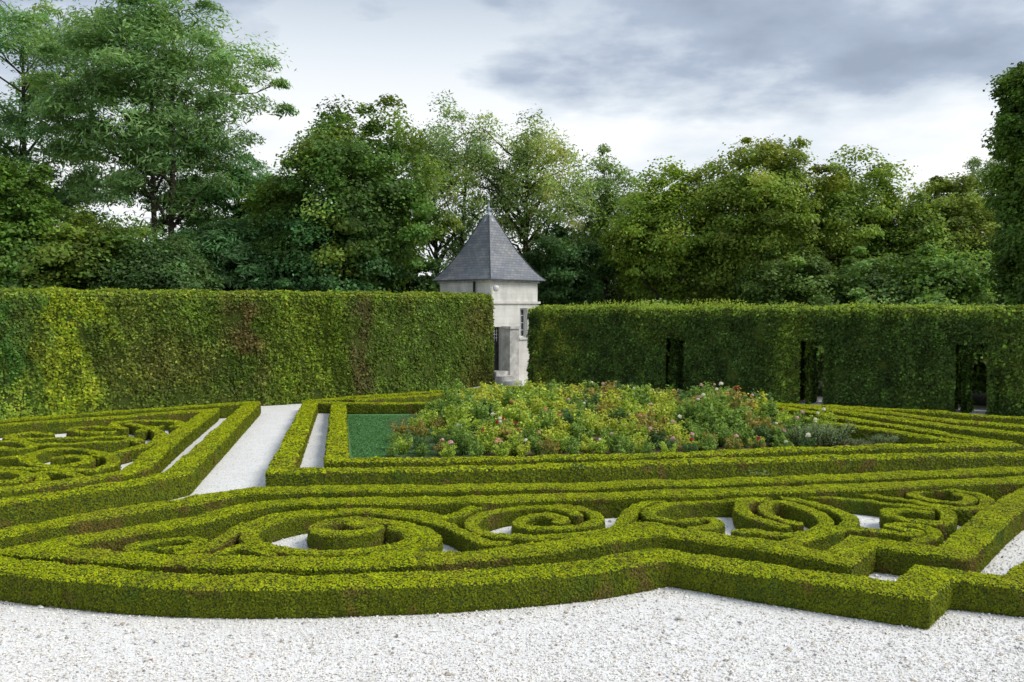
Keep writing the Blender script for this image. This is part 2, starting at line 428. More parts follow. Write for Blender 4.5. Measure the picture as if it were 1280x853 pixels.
sl([(105, 562), (125, 566), (141, 574), (136, 582.5), (116, 587.5), (88, 587), (58, 585.5), (28, 585), (-10, 584), (-50, 585)], 'box band wrapping the right side and front of the large low oval', .28, -.004)
sl([(-50, 589), (0, 588.5), (27, 590.5), (35, 595.5), (22, 600.5), (0, 603), (-40, 607)], 'box curl at the left edge nearest the front arm of the left parterre', .28)
sl([(45, 604), (54, 597), (48, 591.5), (70, 590.5), (92, 593), (112, 598)], 'small forked box hook beside the front arm of the left parterre', .25, .004)

# --- rose parterre ---------------------------------------------------
hedge([[(1500, 560), (1281, 566.5), (1080, 570.5), (960, 574), (840, 577), (735, 581)], [(735, 581), (600, 584.7), (521, 586), (440, 587), (350, 587.8)],
       [(350, 587.8), (389, 501)],
       [(389, 501), (430, 497.5), (521, 490.8), (609, 484.8), (636, 483)],
       [(636, 483), (820, 493.5), (992, 506.5), (1080, 509.8), (1141, 513.2), (1200, 517.5), (1281, 522.5), (1400, 531)]],
      'border_hedge', "outer box hedge around the rose garden, its long front wall having one dark gap", w=.42)
hedge([[(1262, 555), (1080, 558.3), (940, 562), (860, 567), (640, 572.2), (521, 574.3), (421, 574.5)],
       [(421, 574.5), (423, 504)],
       [(423, 504), (550, 503.5), (700, 503.5), (850, 503.5)],
       [(850, 503.5), (1000, 522), (1080, 533.5), (1143, 542.5), (1190, 549.5), (1262, 555)]],
      'frame_hedge', 'inner box hedge enclosing the lawn and the rose bed', w=.40, hv=-.005, closed=True)
hedge([[(392, 502.5), (424, 503)]], 'clipped_hedge', "short box hedge closing the far end of the narrow gravel strip beside the lawn", w=.4, hv=-.01)
hedge([[(440, 500.5), (490, 496.5), (545, 493), (600, 490)]], 'clipped_hedge', "thin straight box hedge behind the lawn, between the two far rose garden hedges", w=.4)
hedge([[(900, 503), (980, 510), (1080, 527), (1143, 535.8), (1205, 546), (1262, 554)]], 'clipped_hedge', "slanting box hedge right of the roses, meeting the inner rose hedge at its tip", w=.4, hv=.004)
hedge([[(940, 503), (1010, 509), (1080, 517.5), (1143, 526), (1205, 534.5), (1281, 543), (1400, 556)]], 'clipped_hedge', "broad slanting box hedge with a tall flank, right of the one meeting the rose hedge", w=.5)
hedge([[(1040, 509), (1080, 512.8), (1147, 520.5), (1205, 527), (1281, 532.5), (1400, 540)]], 'clipped_hedge', "dry brownish slanting box hedge, second in front of the right tall hedge wall", w=.5, bias=.35)

# ------------------------------------------------------------------ ground
def sheet(name, poly, z, mat, kind='structure'):
    me = bpy.data.meshes.new(name); me.from_pydata([(x, y, z) for x, y in poly], [], [tuple(range(len(poly)))]); me.update()
    me.materials.append(mat); o = bpy.data.objects.new(name, me); col.objects.link(o); o['kind'] = kind
    return o
M_GROUND = noise_mat('woodland_floor', (.03, .045, .012), (.06, .06, .03), .6, .95, .5)
sheet('ground', [(-1500, -400), (1500, -400), (1500, 2500), (-1500, 2500)], -.004, M_GROUND)
LH = [(-40, 12.0), (-13.9, 23.4), (-4.97, 27.4), (-.75, 33.0)]
RH = [(.44, 31.5), (4.5, 29.8), (9.2, 27.4), (14.3, 24.0), (24, 16.5)]
sheet('gravel', [(-40, -8), (40, -8), (40, 14), (24, 16.9), (14.3, 24.4), (9.2, 28.0), (4.5, 30.3), (2.5, 36), (-3, 36), (-1.2, 33.4), (-5, 27.9), (-13.9, 23.9), (-40, 12.5)], 0.0, M_GRAVEL)
M_PATH = noise_mat('pale_path', (.30, .29, .28), (.45, .43, .41), 4, .9)
sheet('path', [(5.0, 30.2), (9.4, 27.5), (14.5, 24.2), (22, 18.6), (23, 19.6), (15.2, 25.2), (10.0, 28.6), (5.6, 31.0)], .001, M_PATH)

def lawn_mat():
    m = noise_mat('lawn', (.09, .22, .07), (.13, .28, .10), 8, .9, .6)
    return m
lawn = [at(424, 573), at(424, 516), at(700, 516), at(700, 572)]
sheet('lawn', lawn, .008, lawn_mat())
M_SOIL = noise_mat('soil', (.10, .07, .045), (.19, .14, .10), 9, .95, .8)
sheet('flower_bed_soil', [at(480, 574), at(500, 548), at(478, 530), at(520, 517), at(880, 511), at(1010, 533), at(1100, 549), at(1185, 561), at(1000, 568), at(860, 573)], .014, M_SOIL)

# grass blades on the lawn
mb = MB(); r = np.random.default_rng(5)
n = 26000
P = np.stack([r.uniform(-4.8, -.6, n), r.uniform(16.9, 23.4, n)], 1)
P = P[P[:, 0] > -3.15-(P[:, 1]-16.9)*.21]; n = len(P)
z = np.full((n, 1), .02)
leaves(mb, np.concatenate([P, z], 1), np.stack([r.normal(size=n), r.normal(size=n), np.full(n, .8)], 1), .06, .02,
       np.array([.115, .27, .095])*r.lognormal(0, .12, (n, 1)), 0, .3, r)
g = mb.build('grass', M_BOX); tag(g, 'blue-green mown grass in the left end of the rose bed', 'grass', kind='stuff')

# loose stones over the gravel nearest the camera
def pebbles():
    mb = MB(); r = np.random.default_rng(11)
    n = 120000
    d = 5.6 + (14-5.6)*r.random(n)**2.6
    keep_ = r.random(n) > np.clip((d-9.5)/3.5, 0, 1)
    d = d[keep_]; n = len(d)
    x = r.uniform(-.72, .72, n)*d
    P = np.stack([x, d, np.full(n, .0)], 1)
    s = r.lognormal(-.1, .36, n)*.0088*(1+(d-6)*.03)
    P[:, 2] = s*.35
    base = np.array([[1, 0, 0], [0, 1, 0], [-1, 0, 0], [0, -1, 0], [0, 0, .75], [0, 0, -.5]], float)
    V = base[None]*(1+r.normal(0, .22, (n, 6, 3)))*s[:, None, None]
    V[:, :, 0] *= r.uniform(.7, 1.6, (n, 1))
    th = r.uniform(0, 6.28, n); ti = r.normal(0, .35, n)
    c, sn = np.cos(ti)[:, None], np.sin(ti)[:, None]
    V = np.stack([V[:, :, 0]*c - V[:, :, 2]*sn, V[:, :, 1], V[:, :, 0]*sn + V[:, :, 2]*c], -1)
    c, sn = np.cos(th)[:, None], np.sin(th)[:, None]
    V = np.stack([V[:, :, 0]*c - V[:, :, 1]*sn, V[:, :, 0]*sn + V[:, :, 1]*c, V[:, :, 2]], -1) + P[:, None]
    f = np.array([[0, 1, 4], [1, 2, 4], [2, 3, 4], [3, 0, 4], [1, 0, 5], [2, 1, 5], [3, 2, 5], [0, 3, 5]])
    Fq = (f[None] + (np.arange(n)*6)[:, None, None]).reshape(-1, 3)
    cc = np.array([.87, .84, .775])*np.clip(r.normal(.96, .12, (n, 1)), .4, 1.1)
    k = r.random(n)
    cc[k < .06] = np.array([.60, .50, .38])*r.uniform(.7, 1.1, ((k < .06).sum(), 1))
    q = (k > .06) & (k < .10); cc[q] = np.array([.40, .38, .36])*r.uniform(.6, 1.1, (q.sum(), 1))
    q = (k > .10) & (k < .103); cc[q] = (.35, .14, .10)
    mb.add(V.reshape(-1, 3), Fq, 0, np.repeat(cc, 8, 0))
    o = mb.build('loose_gravel', M_PEB); tag(o, 'loose white stones lying over the gravel in the foreground', 'gravel', kind='stuff')
pebbles()
# dry fallen leaves
def litter():
    mb = MB(); r = np.random.default_rng(12); n = 260
    d = r.uniform(6, 11, n); P = np.stack([r.uniform(-.62, .62, n)*d, d, np.full(n, .014)], 1)
    leaves(mb, P, np.tile([0, 0, 1.], (n, 1)), r.uniform(.012, .032, n), r.uniform(.008, .016, n), np.array([.26, .12, .07])*r.lognormal(0, .35, (n, 1)), 0, .35, r)
    fp = [at(x_, y_) for x_, y_ in ((0, 755), (120, 765), (240, 770), (400, 773), (540, 772), (700, 757), (830, 742), (900, 745), (1040, 765), (1155, 786))]
    c_ = catmull(np.array(fp), .03); k = r.integers(0, len(c_), 420)
    P = np.concatenate([c_[k] + r.normal(0, .03, (420, 2)) - [0, .02], np.full((420, 1), .016)], 1)
    leaves(mb, P, np.tile([0, 0, 1.], (420, 1)), r.uniform(.010, .026, 420), r.uniform(.006, .014, 420), np.array([.13, .06, .035])*r.lognormal(0, .4, (420, 1)), 0, .4, r)
    o = mb.build('fallen_leaves', M_BOX); tag(o, 'tiny dry brown leaves scattered on the foreground gravel', 'leaves', kind='stuff')
litter()

# ------------------------------------------------------------------ tall clipped hedges
def tall_hedge(line, H, T, name, label, colfn, openings=(), dens=620, lsz=.075, shoots=None, seed=1, closed_end=()):
    """front face along 'line' (front, camera side); T thickness away from camera; openings = (s0, s1, ztop)"""
    r = np.random.default_rng(seed)
    P = catmull(np.array(line, float), .25) if name == 'tall_hedge_wall' and len(line) > 4 else None
    if P is None:
        seg = []
        for a, b in zip(line[:-1], line[1:]):
            a = np.array(a, float); b = np.array(b, float); k = max(2, int(np.linalg.norm(b-a)/.25))
            seg.append(a + (b-a)*np.linspace(0, 1, k, endpoint=False)[:, None])
        seg.append(np.array([line[-1]], float)); P = np.vstack(seg)
    s = np.concatenate([[0], np.cumsum(np.linalg.norm(np.diff(P, axis=0), axis=1))])
    d = unit(np.gradient(P, axis=0)); nb = np.stack([-d[:, 1], d[:, 0]], 1)   # pointing away from camera (left of travel)
    nb *= np.sign(nb[:, 1:2])
    n = len(P)
    nv = 14
    # ring profile: front bottom->front top->back top->back bottom
    prof = [(0.04, z) for z in np.linspace(0, H-.12, nv)] + [(.10, H-.02)] + [(T*q, H) for q in (.25, .5, .75)] + [(T-.10, H-.02)] + [(T-.04, z) for z in np.linspace(H-.12, 0, nv)]
    m = len(prof)
    V = np.zeros((n, m, 3))
    for j, (u, z) in enumerate(prof):
        V[:, j, :2] = P + nb*u; V[:, j, 2] = z
    # soften ends
    bulge = fnoise(V*np.array([1, 1, .25]), .55, 3)*.10 + fnoise(V*np.array([1, 1, .3]), 1.8, 5)*.04
    ctr = np.concatenate([P + nb*T/2, np.full((n, 1), H/2)], 1)[:, None]
    V[:, :, :2] += (unit((V-ctr)[:, :, :2]))*bulge[:, :, None]
    top = V[:, :, 2] > H-.15
    V[:, :, 2] += top*(fnoise(V*np.array([1, 1, 0]), .6, 2)*.02)
    i = np.arange(n-1)[:, None]; j = np.arange(m-1)[None, :]
    Fq = np.stack([i*m+j, (i+1)*m+j, (i+1)*m+j+1, i*m+j+1], -1)          # (n-1, m-1, 4)
    Vf = V.reshape(-1, 3)
    zc = Vf[Fq].mean(2)[:, :, 2]; sc = ((s[1:]+s[:-1])/2)[:, None]*np.ones_like(zc)
    hole = np.zeros(zc.shape, bool)
    for (a, b, zt) in openings: hole |= (sc > a) & (sc < b) & (zc < zt)
    keepF = Fq[~hole]
    a, b, c = Vf[keepF[0][0]], Vf[keepF[0][1]], Vf[keepF[0][2]]
    if np.cross(b-a, c-a)[1] > 0: keepF = keepF[:, ::-1]
    mb = MB(); mb.add(Vf, keepF, 0)
    extraV = []
    # reveals of the openings
    def quad(p, q, z0, z1):
        return [(p[0], p[1], z0), (q[0], q[1], z0), (q[0], q[1], z1), (p[0], p[1], z1)]
    faces = []
    for (a_, b_, zt) in openings:
        ia = np.searchsorted(s, a_); ib = np.searchsorted(s, b_)
        for k in (ia, ib):
            p = P[k] + nb[k]*.04; q = P[k] + nb[k]*(T-.04)
            faces.append(quad(p, q, 0, zt+.1))
        p, q = P[ia] + nb[ia]*.04, P[ib]+nb[ib]*.04; p2, q2 = P[ia]+nb[ia]*(T-.04), P[ib]+nb[ib]*(T-.04)
        faces.append([(p[0], p[1], zt), (q[0], q[1], zt), (q2[0], q2[1], zt), (p2[0], p2[1], zt)])
    # rounded end caps
    for k, sg in ((0, -1), (n-1, 1)):
        prev = None
        for t in np.linspace(0, pi, 7):
            off = P[k] + nb[k]*(T/2 - (T/2-.04)*cos(t)) + d[k]*sg*sin(t)*.28
            if prev is not None: faces.append(quad(prev, off, 0, H-.02))
            prev = off
        tp = [(P[k][0]+nb[k][0]*.04, P[k][1]+nb[k][1]*.04), ]
    for f in faces:
        extraV.append(f); mb.add(f, [(0, 1, 2, 3)], 0)
    EV = np.array(extraV).reshape(-1, 3); EF = np.arange(len(EV)).reshape(-1, 4)
    for (VV, FF, de) in ((Vf, keepF, dens), (EV, EF, dens*1.3)):
        S, Sn = sample_faces(VV, FF, de, r)
        if VV is EV:
            flip = (r.random(len(S)) < .5); Sn[flip] *= -1
            S = S + Sn*.02
        # s coordinate for colour
        idx = np.array([np.argmin(((P - q)**2).sum(1)) for q in S[:, :2]]) if len(S) < 3000 else None
        if idx is None:
            idx = np.zeros(len(S), int)
            for c0 in range(0, len(S), 4000):
                q = S[c0:c0+4000, :2]; idx[c0:c0+4000] = ((q[:, None]-P[None])**2).sum(2).argmin(1)
        ss = s[idx]
        lump = fnoise(S, 1.3, 4)*.03 + fnoise(S, 4, 6)*.025
        deep = r.random(len(S)) < .12
        Cn = S + Sn*(lump + r.normal(.02, .03, len(S)))[:, None]
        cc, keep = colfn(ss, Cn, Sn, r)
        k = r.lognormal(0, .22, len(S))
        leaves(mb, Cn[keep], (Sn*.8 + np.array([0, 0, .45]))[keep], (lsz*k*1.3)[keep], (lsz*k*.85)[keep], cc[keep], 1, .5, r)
    if shoots is not None:
        q = shoots(r, s, P, nb, H, T)
        if q is not None:
            C0, hgt = q
            nn = len(C0)
            for f in range(5):
                t = (f+.5)/5
                Cn = C0 + np.array([0, 0, 1.])*(hgt*t)[:, None] + r.normal(0, .02, (nn, 3))
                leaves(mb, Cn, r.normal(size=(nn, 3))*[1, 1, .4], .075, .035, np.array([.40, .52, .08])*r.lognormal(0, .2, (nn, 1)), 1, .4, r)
    o = mb.build(name, [M_CORE, M_LEAF], loc=(float(P[:, 0].mean()), float(P[:, 1].mean()), 0))
    tag(o, label, 'hedge')
    return o, s, P

def px_of(P): return CX + P[:, 0]/P[:, 1]*F

def gauss(x, c, w): return np.exp(-((x-c)/w)**2)
def col_left(ss, S, N, r):
    # individual hornbeam plants: dark green, yellow-green and browning ones; position along the hedge in metres from its left
    px = CX + S[:, 0]/S[:, 1]*F      # only used once to lay the plants along the hedge
    w1 = fnoise(S, .45, 1); w2 = fnoise(S, 1.5, 3)
    base = np.tile([.092, .142, .018], (len(S), 1))
    def mixc(k, c):
        nonlocal base
        k = np.clip(k, 0, 1)[:, None]; base = base*(1-k) + np.array(c)*k
    mixc((gauss(px, 25, 45) + .5*w2*gauss(px, 25, 60))*1.1, (.055, .13, .022))
    mixc(gauss(px, 85+20*w2, 32)*1.0, (.24, .31, .02))
    mixc(gauss(px, 20, 40)*np.clip(-.2+w2+.8*(1.5-S[:, 2]), 0, 1), (.18, .25, .03))
    mixc(gauss(px, 160, 50)*.6, (.115, .14, .022))
    mixc(gauss(px, 385, 50)*.8, (.135, .185, .016))
    mixc((gauss(px, 303, 26)*(.75+w2*.9)), (.095, .080, .024))
    mixc((gauss(px, 452, 14)*(.95+w2*.9)), (.075, .065, .022))
    mixc(gauss(px, 545, 70)*(.5+.5*w2), (.075, .12, .018))
    mixc(np.clip(w1-.4, 0, 1)*.5, (.14, .11, .03))
    base = base*(1+.22*w2[:, None])*(1+.15*fnoise(S, 4.2, 2)[:, None])
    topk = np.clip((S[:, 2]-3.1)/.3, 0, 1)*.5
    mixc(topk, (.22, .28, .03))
    cc = np.clip(base*1.75*r.lognormal(0, .34, (len(S), 1))*(1+r.normal(0, .07, (len(S), 3))), .004, .7)
    gap = np.clip(fnoise(S, 2.2, 8)*.9 - .55 + .55*np.clip(.5-S[:, 2], 0, .5), 0, 1)
    gap = np.maximum(gap, gauss(px, 320, 30)*np.clip(1.1-S[:, 2], 0, 1)*.8)
    return cc, r.random(len(S)) > gap

def col_right(ss, S, N, r):
    w1 = fnoise(S, .45, 6); w2 = fnoise(S, 1.7, 2)
    base = np.tile([.042, .078, .014], (len(S), 1))
    def mixc(k, c):
        nonlocal base
        k = np.clip(k, 0, 1)[:, None]; base = base*(1-k) + np.array(c)*k
    mixc(np.clip(w1-.1, 0, 1)*.6, (.085, .13, .018))
    mixc(gauss(S[:, 0], 1.35, .6)*(.5+w2), (.13, .16, .02))
    mixc(gauss(S[:, 0], 8.6, .5)*.8, (.11, .16, .02))
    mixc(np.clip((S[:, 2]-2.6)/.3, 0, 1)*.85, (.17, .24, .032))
    base = base*(1+.25*w2[:, None])*(1+.15*fnoise(S, 4.2, 3)[:, None])
    cc = np.clip(base*1.75*r.lognormal(0, .42, (len(S), 1))*(1+r.normal(0, .07, (len(S), 3))), .004, .7)
    gap = np.clip(fnoise(S, 2.4, 1)*.9 - .7, 0, 1)
    return cc, r.random(len(S)) > gap

def shoots_right(r, s, P, nb, H, T):
    n = 2400
    k = r.integers(0, len(P), n); u = r.uniform(.0, T, n)
    C0 = np.concatenate([P[k] + nb[k]*u[:, None] + r.normal(0, .05, (n, 2)), np.full((n, 1), H-.03)], 1)
    env = np.clip(.55 + fnoise(C0, .5, 1)*.5, .05, 1)*(1-.65*gauss(C0[:, 0], .4, 1.6))*np.where(C0[:, 0] > 11.5, .45, 1)
    return C0, r.uniform(.05, .36, n)*env + .03
def shoots_left(r, s, P, nb, H, T):
    n = 500
    k = r.integers(0, len(P), n); u = r.uniform(.0, T, n)
    C0 = np.concatenate([P[k] + nb[k]*u[:, None], np.full((n, 1), H-.03)], 1)
    return C0, r.uniform(.02, .09, n)

tall_hedge([(-22, 18.5), (-13.5, 22.75), (-4.9, 27.0), (-.76, 32.7)], 3.38, 1.3, 'tall_hedge_wall',
           'tall clipped hornbeam hedge wall on the left, with yellow-green, dark and browning patches', col_left, seed=21, shoots=shoots_left, dens=1600, lsz=.068)
# openings of the right hedge, found from their place along it
RL = catmull(np.array([(.75, 31.2), (4.5, 29.1), (8.8, 26.3), (13.75, 23.1), (24, 16.0)], float), .25)
RS = np.concatenate([[0], np.cumsum(np.linalg.norm(np.diff(RL, axis=0), axis=1))])
def s_at(px): return float(np.interp(px, px_of(RL), RS))
ops = [(s_at(834), s_at(852)+.15, 1.95), (s_at(1000)-.0, s_at(1029)+.1, 1.86), (s_at(1198), s_at(1233)+.1, 1.86)]
tall_hedge([tuple(p) for p in [(.75, 31.2), (4.5, 29.1), (8.8, 26.3), (13.75, 23.1), (24, 16.0)]], 2.92, 1.1, 'tall_hedge_wall',
           "tall dark green hornbeam hedge wall on the right with doorway openings and shaggy top", col_right, ops, seed=22, shoots=shoots_right, dens=1500, lsz=.070)

# ------------------------------------------------------------------ tower
def stone_mat():
    m, nt, N, L = new_mat('limewashed_stone')
    out = N.new('ShaderNodeOutputMaterial'); p = N.new('ShaderNodeBsdfPrincipled'); p.inputs['Roughness'].default_value = .9
    p.inputs['Specular IOR Level'].default_value = .1
    tc = N.new('ShaderNodeTexCoord')
    n = N.new('ShaderNodeTexNoise'); n.inputs['Scale'].default_value = 2.2; n.inputs['Detail'].default_value = 8
    mp = N.new('ShaderNodeMapping'); mp.inputs['Scale'].default_value = (1, 1, .45)
    L.new(tc.outputs['Object'], mp.inputs[0]); L.new(mp.outputs[0], n.inputs['Vector'])
    cr = N.new('ShaderNodeValToRGB'); e = cr.color_ramp.elements
    e[0].position = .3; e[0].color = (.60, .585, .545, 1); e[1].position = .62; e[1].color = (.84, .825, .78, 1)
    L.new(n.outputs['Fac'], cr.inputs[0])
    br = N.new('ShaderNodeTexBrick'); br.inputs['Scale'].default_value = 1; br.inputs['Brick Width'].default_value = .62; br.inputs['Row Height'].default_value = .29
    br.inputs['Mortar Size'].default_value = .006; br.inputs['Color1'].default_value = (1, 1, 1, 1); br.inputs['Color2'].default_value = (.93, .92, .9, 1); br.inputs['Mortar'].default_value = (.80, .78, .75, 1)
    uv = N.new('ShaderNodeUVMap'); L.new(uv.outputs[0], br.inputs['Vector'])
    mx = N.new('ShaderNodeMix'); mx.data_type = 'RGBA'; mx.blend_type = 'MULTIPLY'; mx.inputs[0].default_value = 1
    L.new(cr.outputs[0], mx.inputs[6]); L.new(br.outputs[0], mx.inputs[7]); L.new(mx.outputs[2], p.inputs['Base Color'])
    b = N.new('ShaderNodeBump'); b.inputs['Strength'].default_value = .5; b.inputs['Distance'].default_value = .02
    n2 = N.new('ShaderNodeTexNoise'); n2.inputs['Scale'].default_value = 14; L.new(tc.outputs['Object'], n2.inputs['Vector'])
    L.new(n2.outputs['Fac'], b.inputs['Height']); L.new(b.outputs[0], p.inputs['Normal']); L.new(p.outputs[0], out.inputs[0])
    return m
M_STONE = stone_mat()
M_OLD = noise_mat('weathered_stone', (.38, .37, .345), (.68, .665, .63), 3.5, .95, .7)
def slate_mat():
    m, nt, N, L = new_mat('slate')
    out = N.new('ShaderNodeOutputMaterial'); p = N.new('ShaderNodeBsdfPrincipled'); p.inputs['Roughness'].default_value = .55
    uv = N.new('ShaderNodeUVMap')
    br = N.new('ShaderNodeTexBrick'); br.inputs['Scale'].default_value = 1; br.inputs['Brick Width'].default_value = .2; br.inputs['Row Height'].default_value = .12
    br.inputs['Mortar Size'].default_value = .006; br.inputs['Mortar Smooth'].default_value = .3
    br.inputs['Color1'].default_value = (.17, .188, .212, 1); br.inputs['Color2'].default_value = (.26, .278, .295, 1); br.inputs['Mortar'].default_value = (.05, .052, .06, 1)
    L.new(uv.outputs[0], br.inputs['Vector'])
    n = N.new('ShaderNodeTexNoise'); n.inputs['Scale'].default_value = 1.6; n.inputs['Detail'].default_value = 6
    tc = N.new('ShaderNodeTexCoord'); L.new(tc.outputs['Object'], n.inputs['Vector'])
    cr = N.new('ShaderNodeValToRGB'); e = cr.color_ramp.elements; e[0].position = .35; e[0].color = (.78, .8, .86, 1); e[1].position = .7; e[1].color = (1.15, 1.08, 1.0, 1)
    L.new(n.outputs['Fac'], cr.inputs[0])
    mx = N.new('ShaderNodeMix'); mx.data_type = 'RGBA'; mx.blend_type = 'MULTIPLY'; mx.inputs[0].default_value = 1
    L.new(br.outputs[0], mx.inputs[6]); L.new(cr.outputs[0], mx.inputs[7]); L.new(mx.outputs[2], p.inputs['Base Color'])
    b = N.new('ShaderNodeBump'); b.inputs['Strength'].default_value = .5; b.inputs['Distance'].default_value = .015
    L.new(br.outputs['Fac'], b.inputs['Height']); b.invert = True
    L.new(b.outputs[0], p.inputs['Normal']); L.new(p.outputs[0], out.inputs[0])
    return m
M_SLATE = slate_mat()
M_LEAD = noise_mat('lead', (.32, .38, .46), (.46, .52, .60), 5, .5, .2, spec=.5)
M_DARK = noise_mat('dark_wood', (.02, .02, .022), (.04, .038, .04), 5, .7)
M_WHITE = noise_mat('white_paint', (.68, .68, .66), (.78, .78, .76), 5, .5, .1)
def glass_mat():
    m, nt, N, L = new_mat('window_glass'); out = N.new('ShaderNodeOutputMaterial'); p = N.new('ShaderNodeBsdfPrincipled')
    p.inputs['Base Color'].default_value = (.03, .035, .045, 1); p.inputs['Roughness'].default_value = .08; p.inputs['Specular IOR Level'].default_value = .7
    L.new(p.outputs[0], out.inputs[0]); return m
M_GLASS = glass_mat()

def quad_obj(name, quads, mat, parent, uvs=None):
    V = []; Fc = []
    for q in quads:
        Fc.append(tuple(range(len(V), len(V)+len(q)))); V += list(q)
    me = bpy.data.meshes.new(name); me.from_pydata(V, [], Fc); me.update()
    uvl = me.uv_layers.new(name='UVMap')
    for pi_, poly in enumerate(me.polygons):
        for k, li in enumerate(poly.loop_indices):
            v = me.vertices[me.loops[li].vertex_index].co
            if uvs: uvl.data[li].uv = uvs[pi_][k]
            else:
                nn = poly.normal
                if abs(nn.z) > .7: uvl.data[li].uv = (v.x, v.y)
                elif abs(nn.x) > abs(nn.y): uvl.data[li].uv = (v.y, v.z)
                else: uvl.data[li].uv = (v.x, v.z)
    me.materials.append(mat); o = bpy.data.objects.new(name, me); col.objects.link(o)
    if parent: o.parent = parent
    return o
def boxq(a, b):
    x0, y0, z0 = a; x1, y1, z1 = b
    V = [(x0,y0,z0),(x1,y0,z0),(x1,y1,z0),(x0,y1,z0),(x0,y0,z1),(x1,y0,z1),(x1,y1,z1),(x0,y1,z1)]
    return [[V[i] for i in f] for f in ((3,2,1,0),(4,5,6,7),(0,1,5,4),(1,2,6,5),(2,3,7,6),(3,0,4,7))]

PHI = R(48); S_T = 2.86; CORN = (-.83, 33.0)
# local frame: origin = near corner, +x along the right face, +y along the left face
tw = empty('garden_tower', (CORN[0], CORN[1], 0), 'square white stone garden pavilion with steep pointed slate roof between the two tall hedges', 'tower', rz=PHI)
ZE = 4.02; ZS = 3.10
# wall: four faces, right face (y=0) with door and window holes
dx0, dx1, dz0, dz1 = .10, .62, .50, 2.20
wx0, wx1, wz0, wz1 = 1.72, 2.18, 1.75, 2.92
th = .28
xs = [0, dx0, dx1, wx0, wx1, S_T]; zs = [0, dz0, wz0, dz1, wz1, ZS]
q = []
for i in range(5):
    for j in range(5):
        x0, x1, z0, z1 = xs[i], xs[i+1], zs[j], zs[j+1]
        if (i == 1 and z0 >= dz0 and z1 <= dz1) or (i == 3 and z0 >= wz0 and z1 <= wz1): continue
        q.append([(x0, 0, z0), (x1, 0, z0), (x1, 0, z1), (x0, 0, z1)])
for (a, b, c, d_) in ((dx0, dx1, dz0, dz1), (wx0, wx1, wz0, wz1)):
    q += [[(a, 0, c), (a, 0, d_), (a, th, d_), (a, th, c)], [(b, 0, c), (b, th, c), (b, th, d_), (b, 0, d_)],
          [(a, 0, d_), (b, 0, d_), (b, th, d_), (a, th, d_)], [(a, 0, c), (a, th, c), (b, th, c), (b, 0, c)]]
q += [[(0, 0, 0), (0, 0, ZS), (0, S_T, ZS), (0, S_T, 0)], [(S_T, 0, 0), (S_T, S_T, 0), (S_T, S_T, ZS), (S_T, 0, ZS)],
      [(0, S_T, 0), (0, S_T, ZS), (S_T, S_T, ZS), (S_T, S_T, 0)]]
quad_obj('wall', q, M_STONE, tw)
ins = .03
quad_obj('upper_wall', boxq((ins, ins, ZS+.09), (S_T-ins, S_T-ins, ZE+.02)), M_STONE, tw)
sc_ = quad_obj('string_course', boxq((-.06, -.06, ZS), (S_T+.06, S_T+.06, ZS+.09)), M_STONE, tw)
bv = sc_.modifiers.new('bevel', 'BEVEL'); bv.width = .015; bv.segments = 2
co_ = quad_obj('cornice', boxq((-.03, -.03, ZE-.09), (S_T+.03, S_T+.03, ZE+.005)), M_OLD, tw)
# roof with bell-cast eaves
c0 = S_T/2; prof = [(c0+.20, ZE-.0), (c0+.20, ZE+.04), (c0+.06, ZE+.17), (1.31, ZE+.39), (1.07, ZE+.76), (.85, ZE+1.12), (.66, ZE+1.50), (.49, ZE+1.86), (.30, ZE+2.28), (.12, ZE+2.66)]
q = []; uvs = []
for sdx in range(4):
    A = [(-1, -1), (1, -1), (1, 1), (-1, 1)][sdx]; B = [(-1, -1), (1, -1), (1, 1), (-1, 1)][(sdx+1) % 4]
    v = 0
    for (h0, z0), (h1, z1) in zip(prof[:-1], prof[1:]):
        dv = sqrt((h0-h1)**2+(z1-z0)**2)
        q.append([(c0+A[0]*h0, c0+A[1]*h0, z0), (c0+B[0]*h0, c0+B[1]*h0, z0), (c0+B[0]*h1, c0+B[1]*h1, z1), (c0+A[0]*h1, c0+A[1]*h1, z1)])
        uvs.append([(-h0+sdx*.07, v), (h0+sdx*.07, v), (h1+sdx*.07, v+dv), (-h1+sdx*.07, v+dv)]); v += dv
q.append([(-.20, -.20, ZE), (-.20, S_T+.20, ZE), (S_T+.20, S_T+.20, ZE), (S_T+.20, -.20, ZE)]); uvs.append([(0, 0)]*4)
roof = quad_obj('roof', q, M_SLATE, tw, uvs)
mbt = MB()
for A in ((-1, -1), (1, -1), (1, 1), (-1, 1)):
    mbt.tube([(c0+A[0]*(h+.004), c0+A[1]*(h+.004), z+.006) for h, z in prof[1:]], [.022]*9, 5)
o = mbt.build('hip_ridge', M_SLATE, roof)
mbt = MB(); mbt.lathe([(.26, -.06), (.24, .02), (.16, .15), (.09, .26), (.05, .34), (.04, .40), (.075, .44), (.085, .48), (.06, .53), (.025, .57), (.018, .72), (.0, .80)], (c0, c0, ZE+2.42), 14)
mbt.build('finial', M_LEAD, roof)
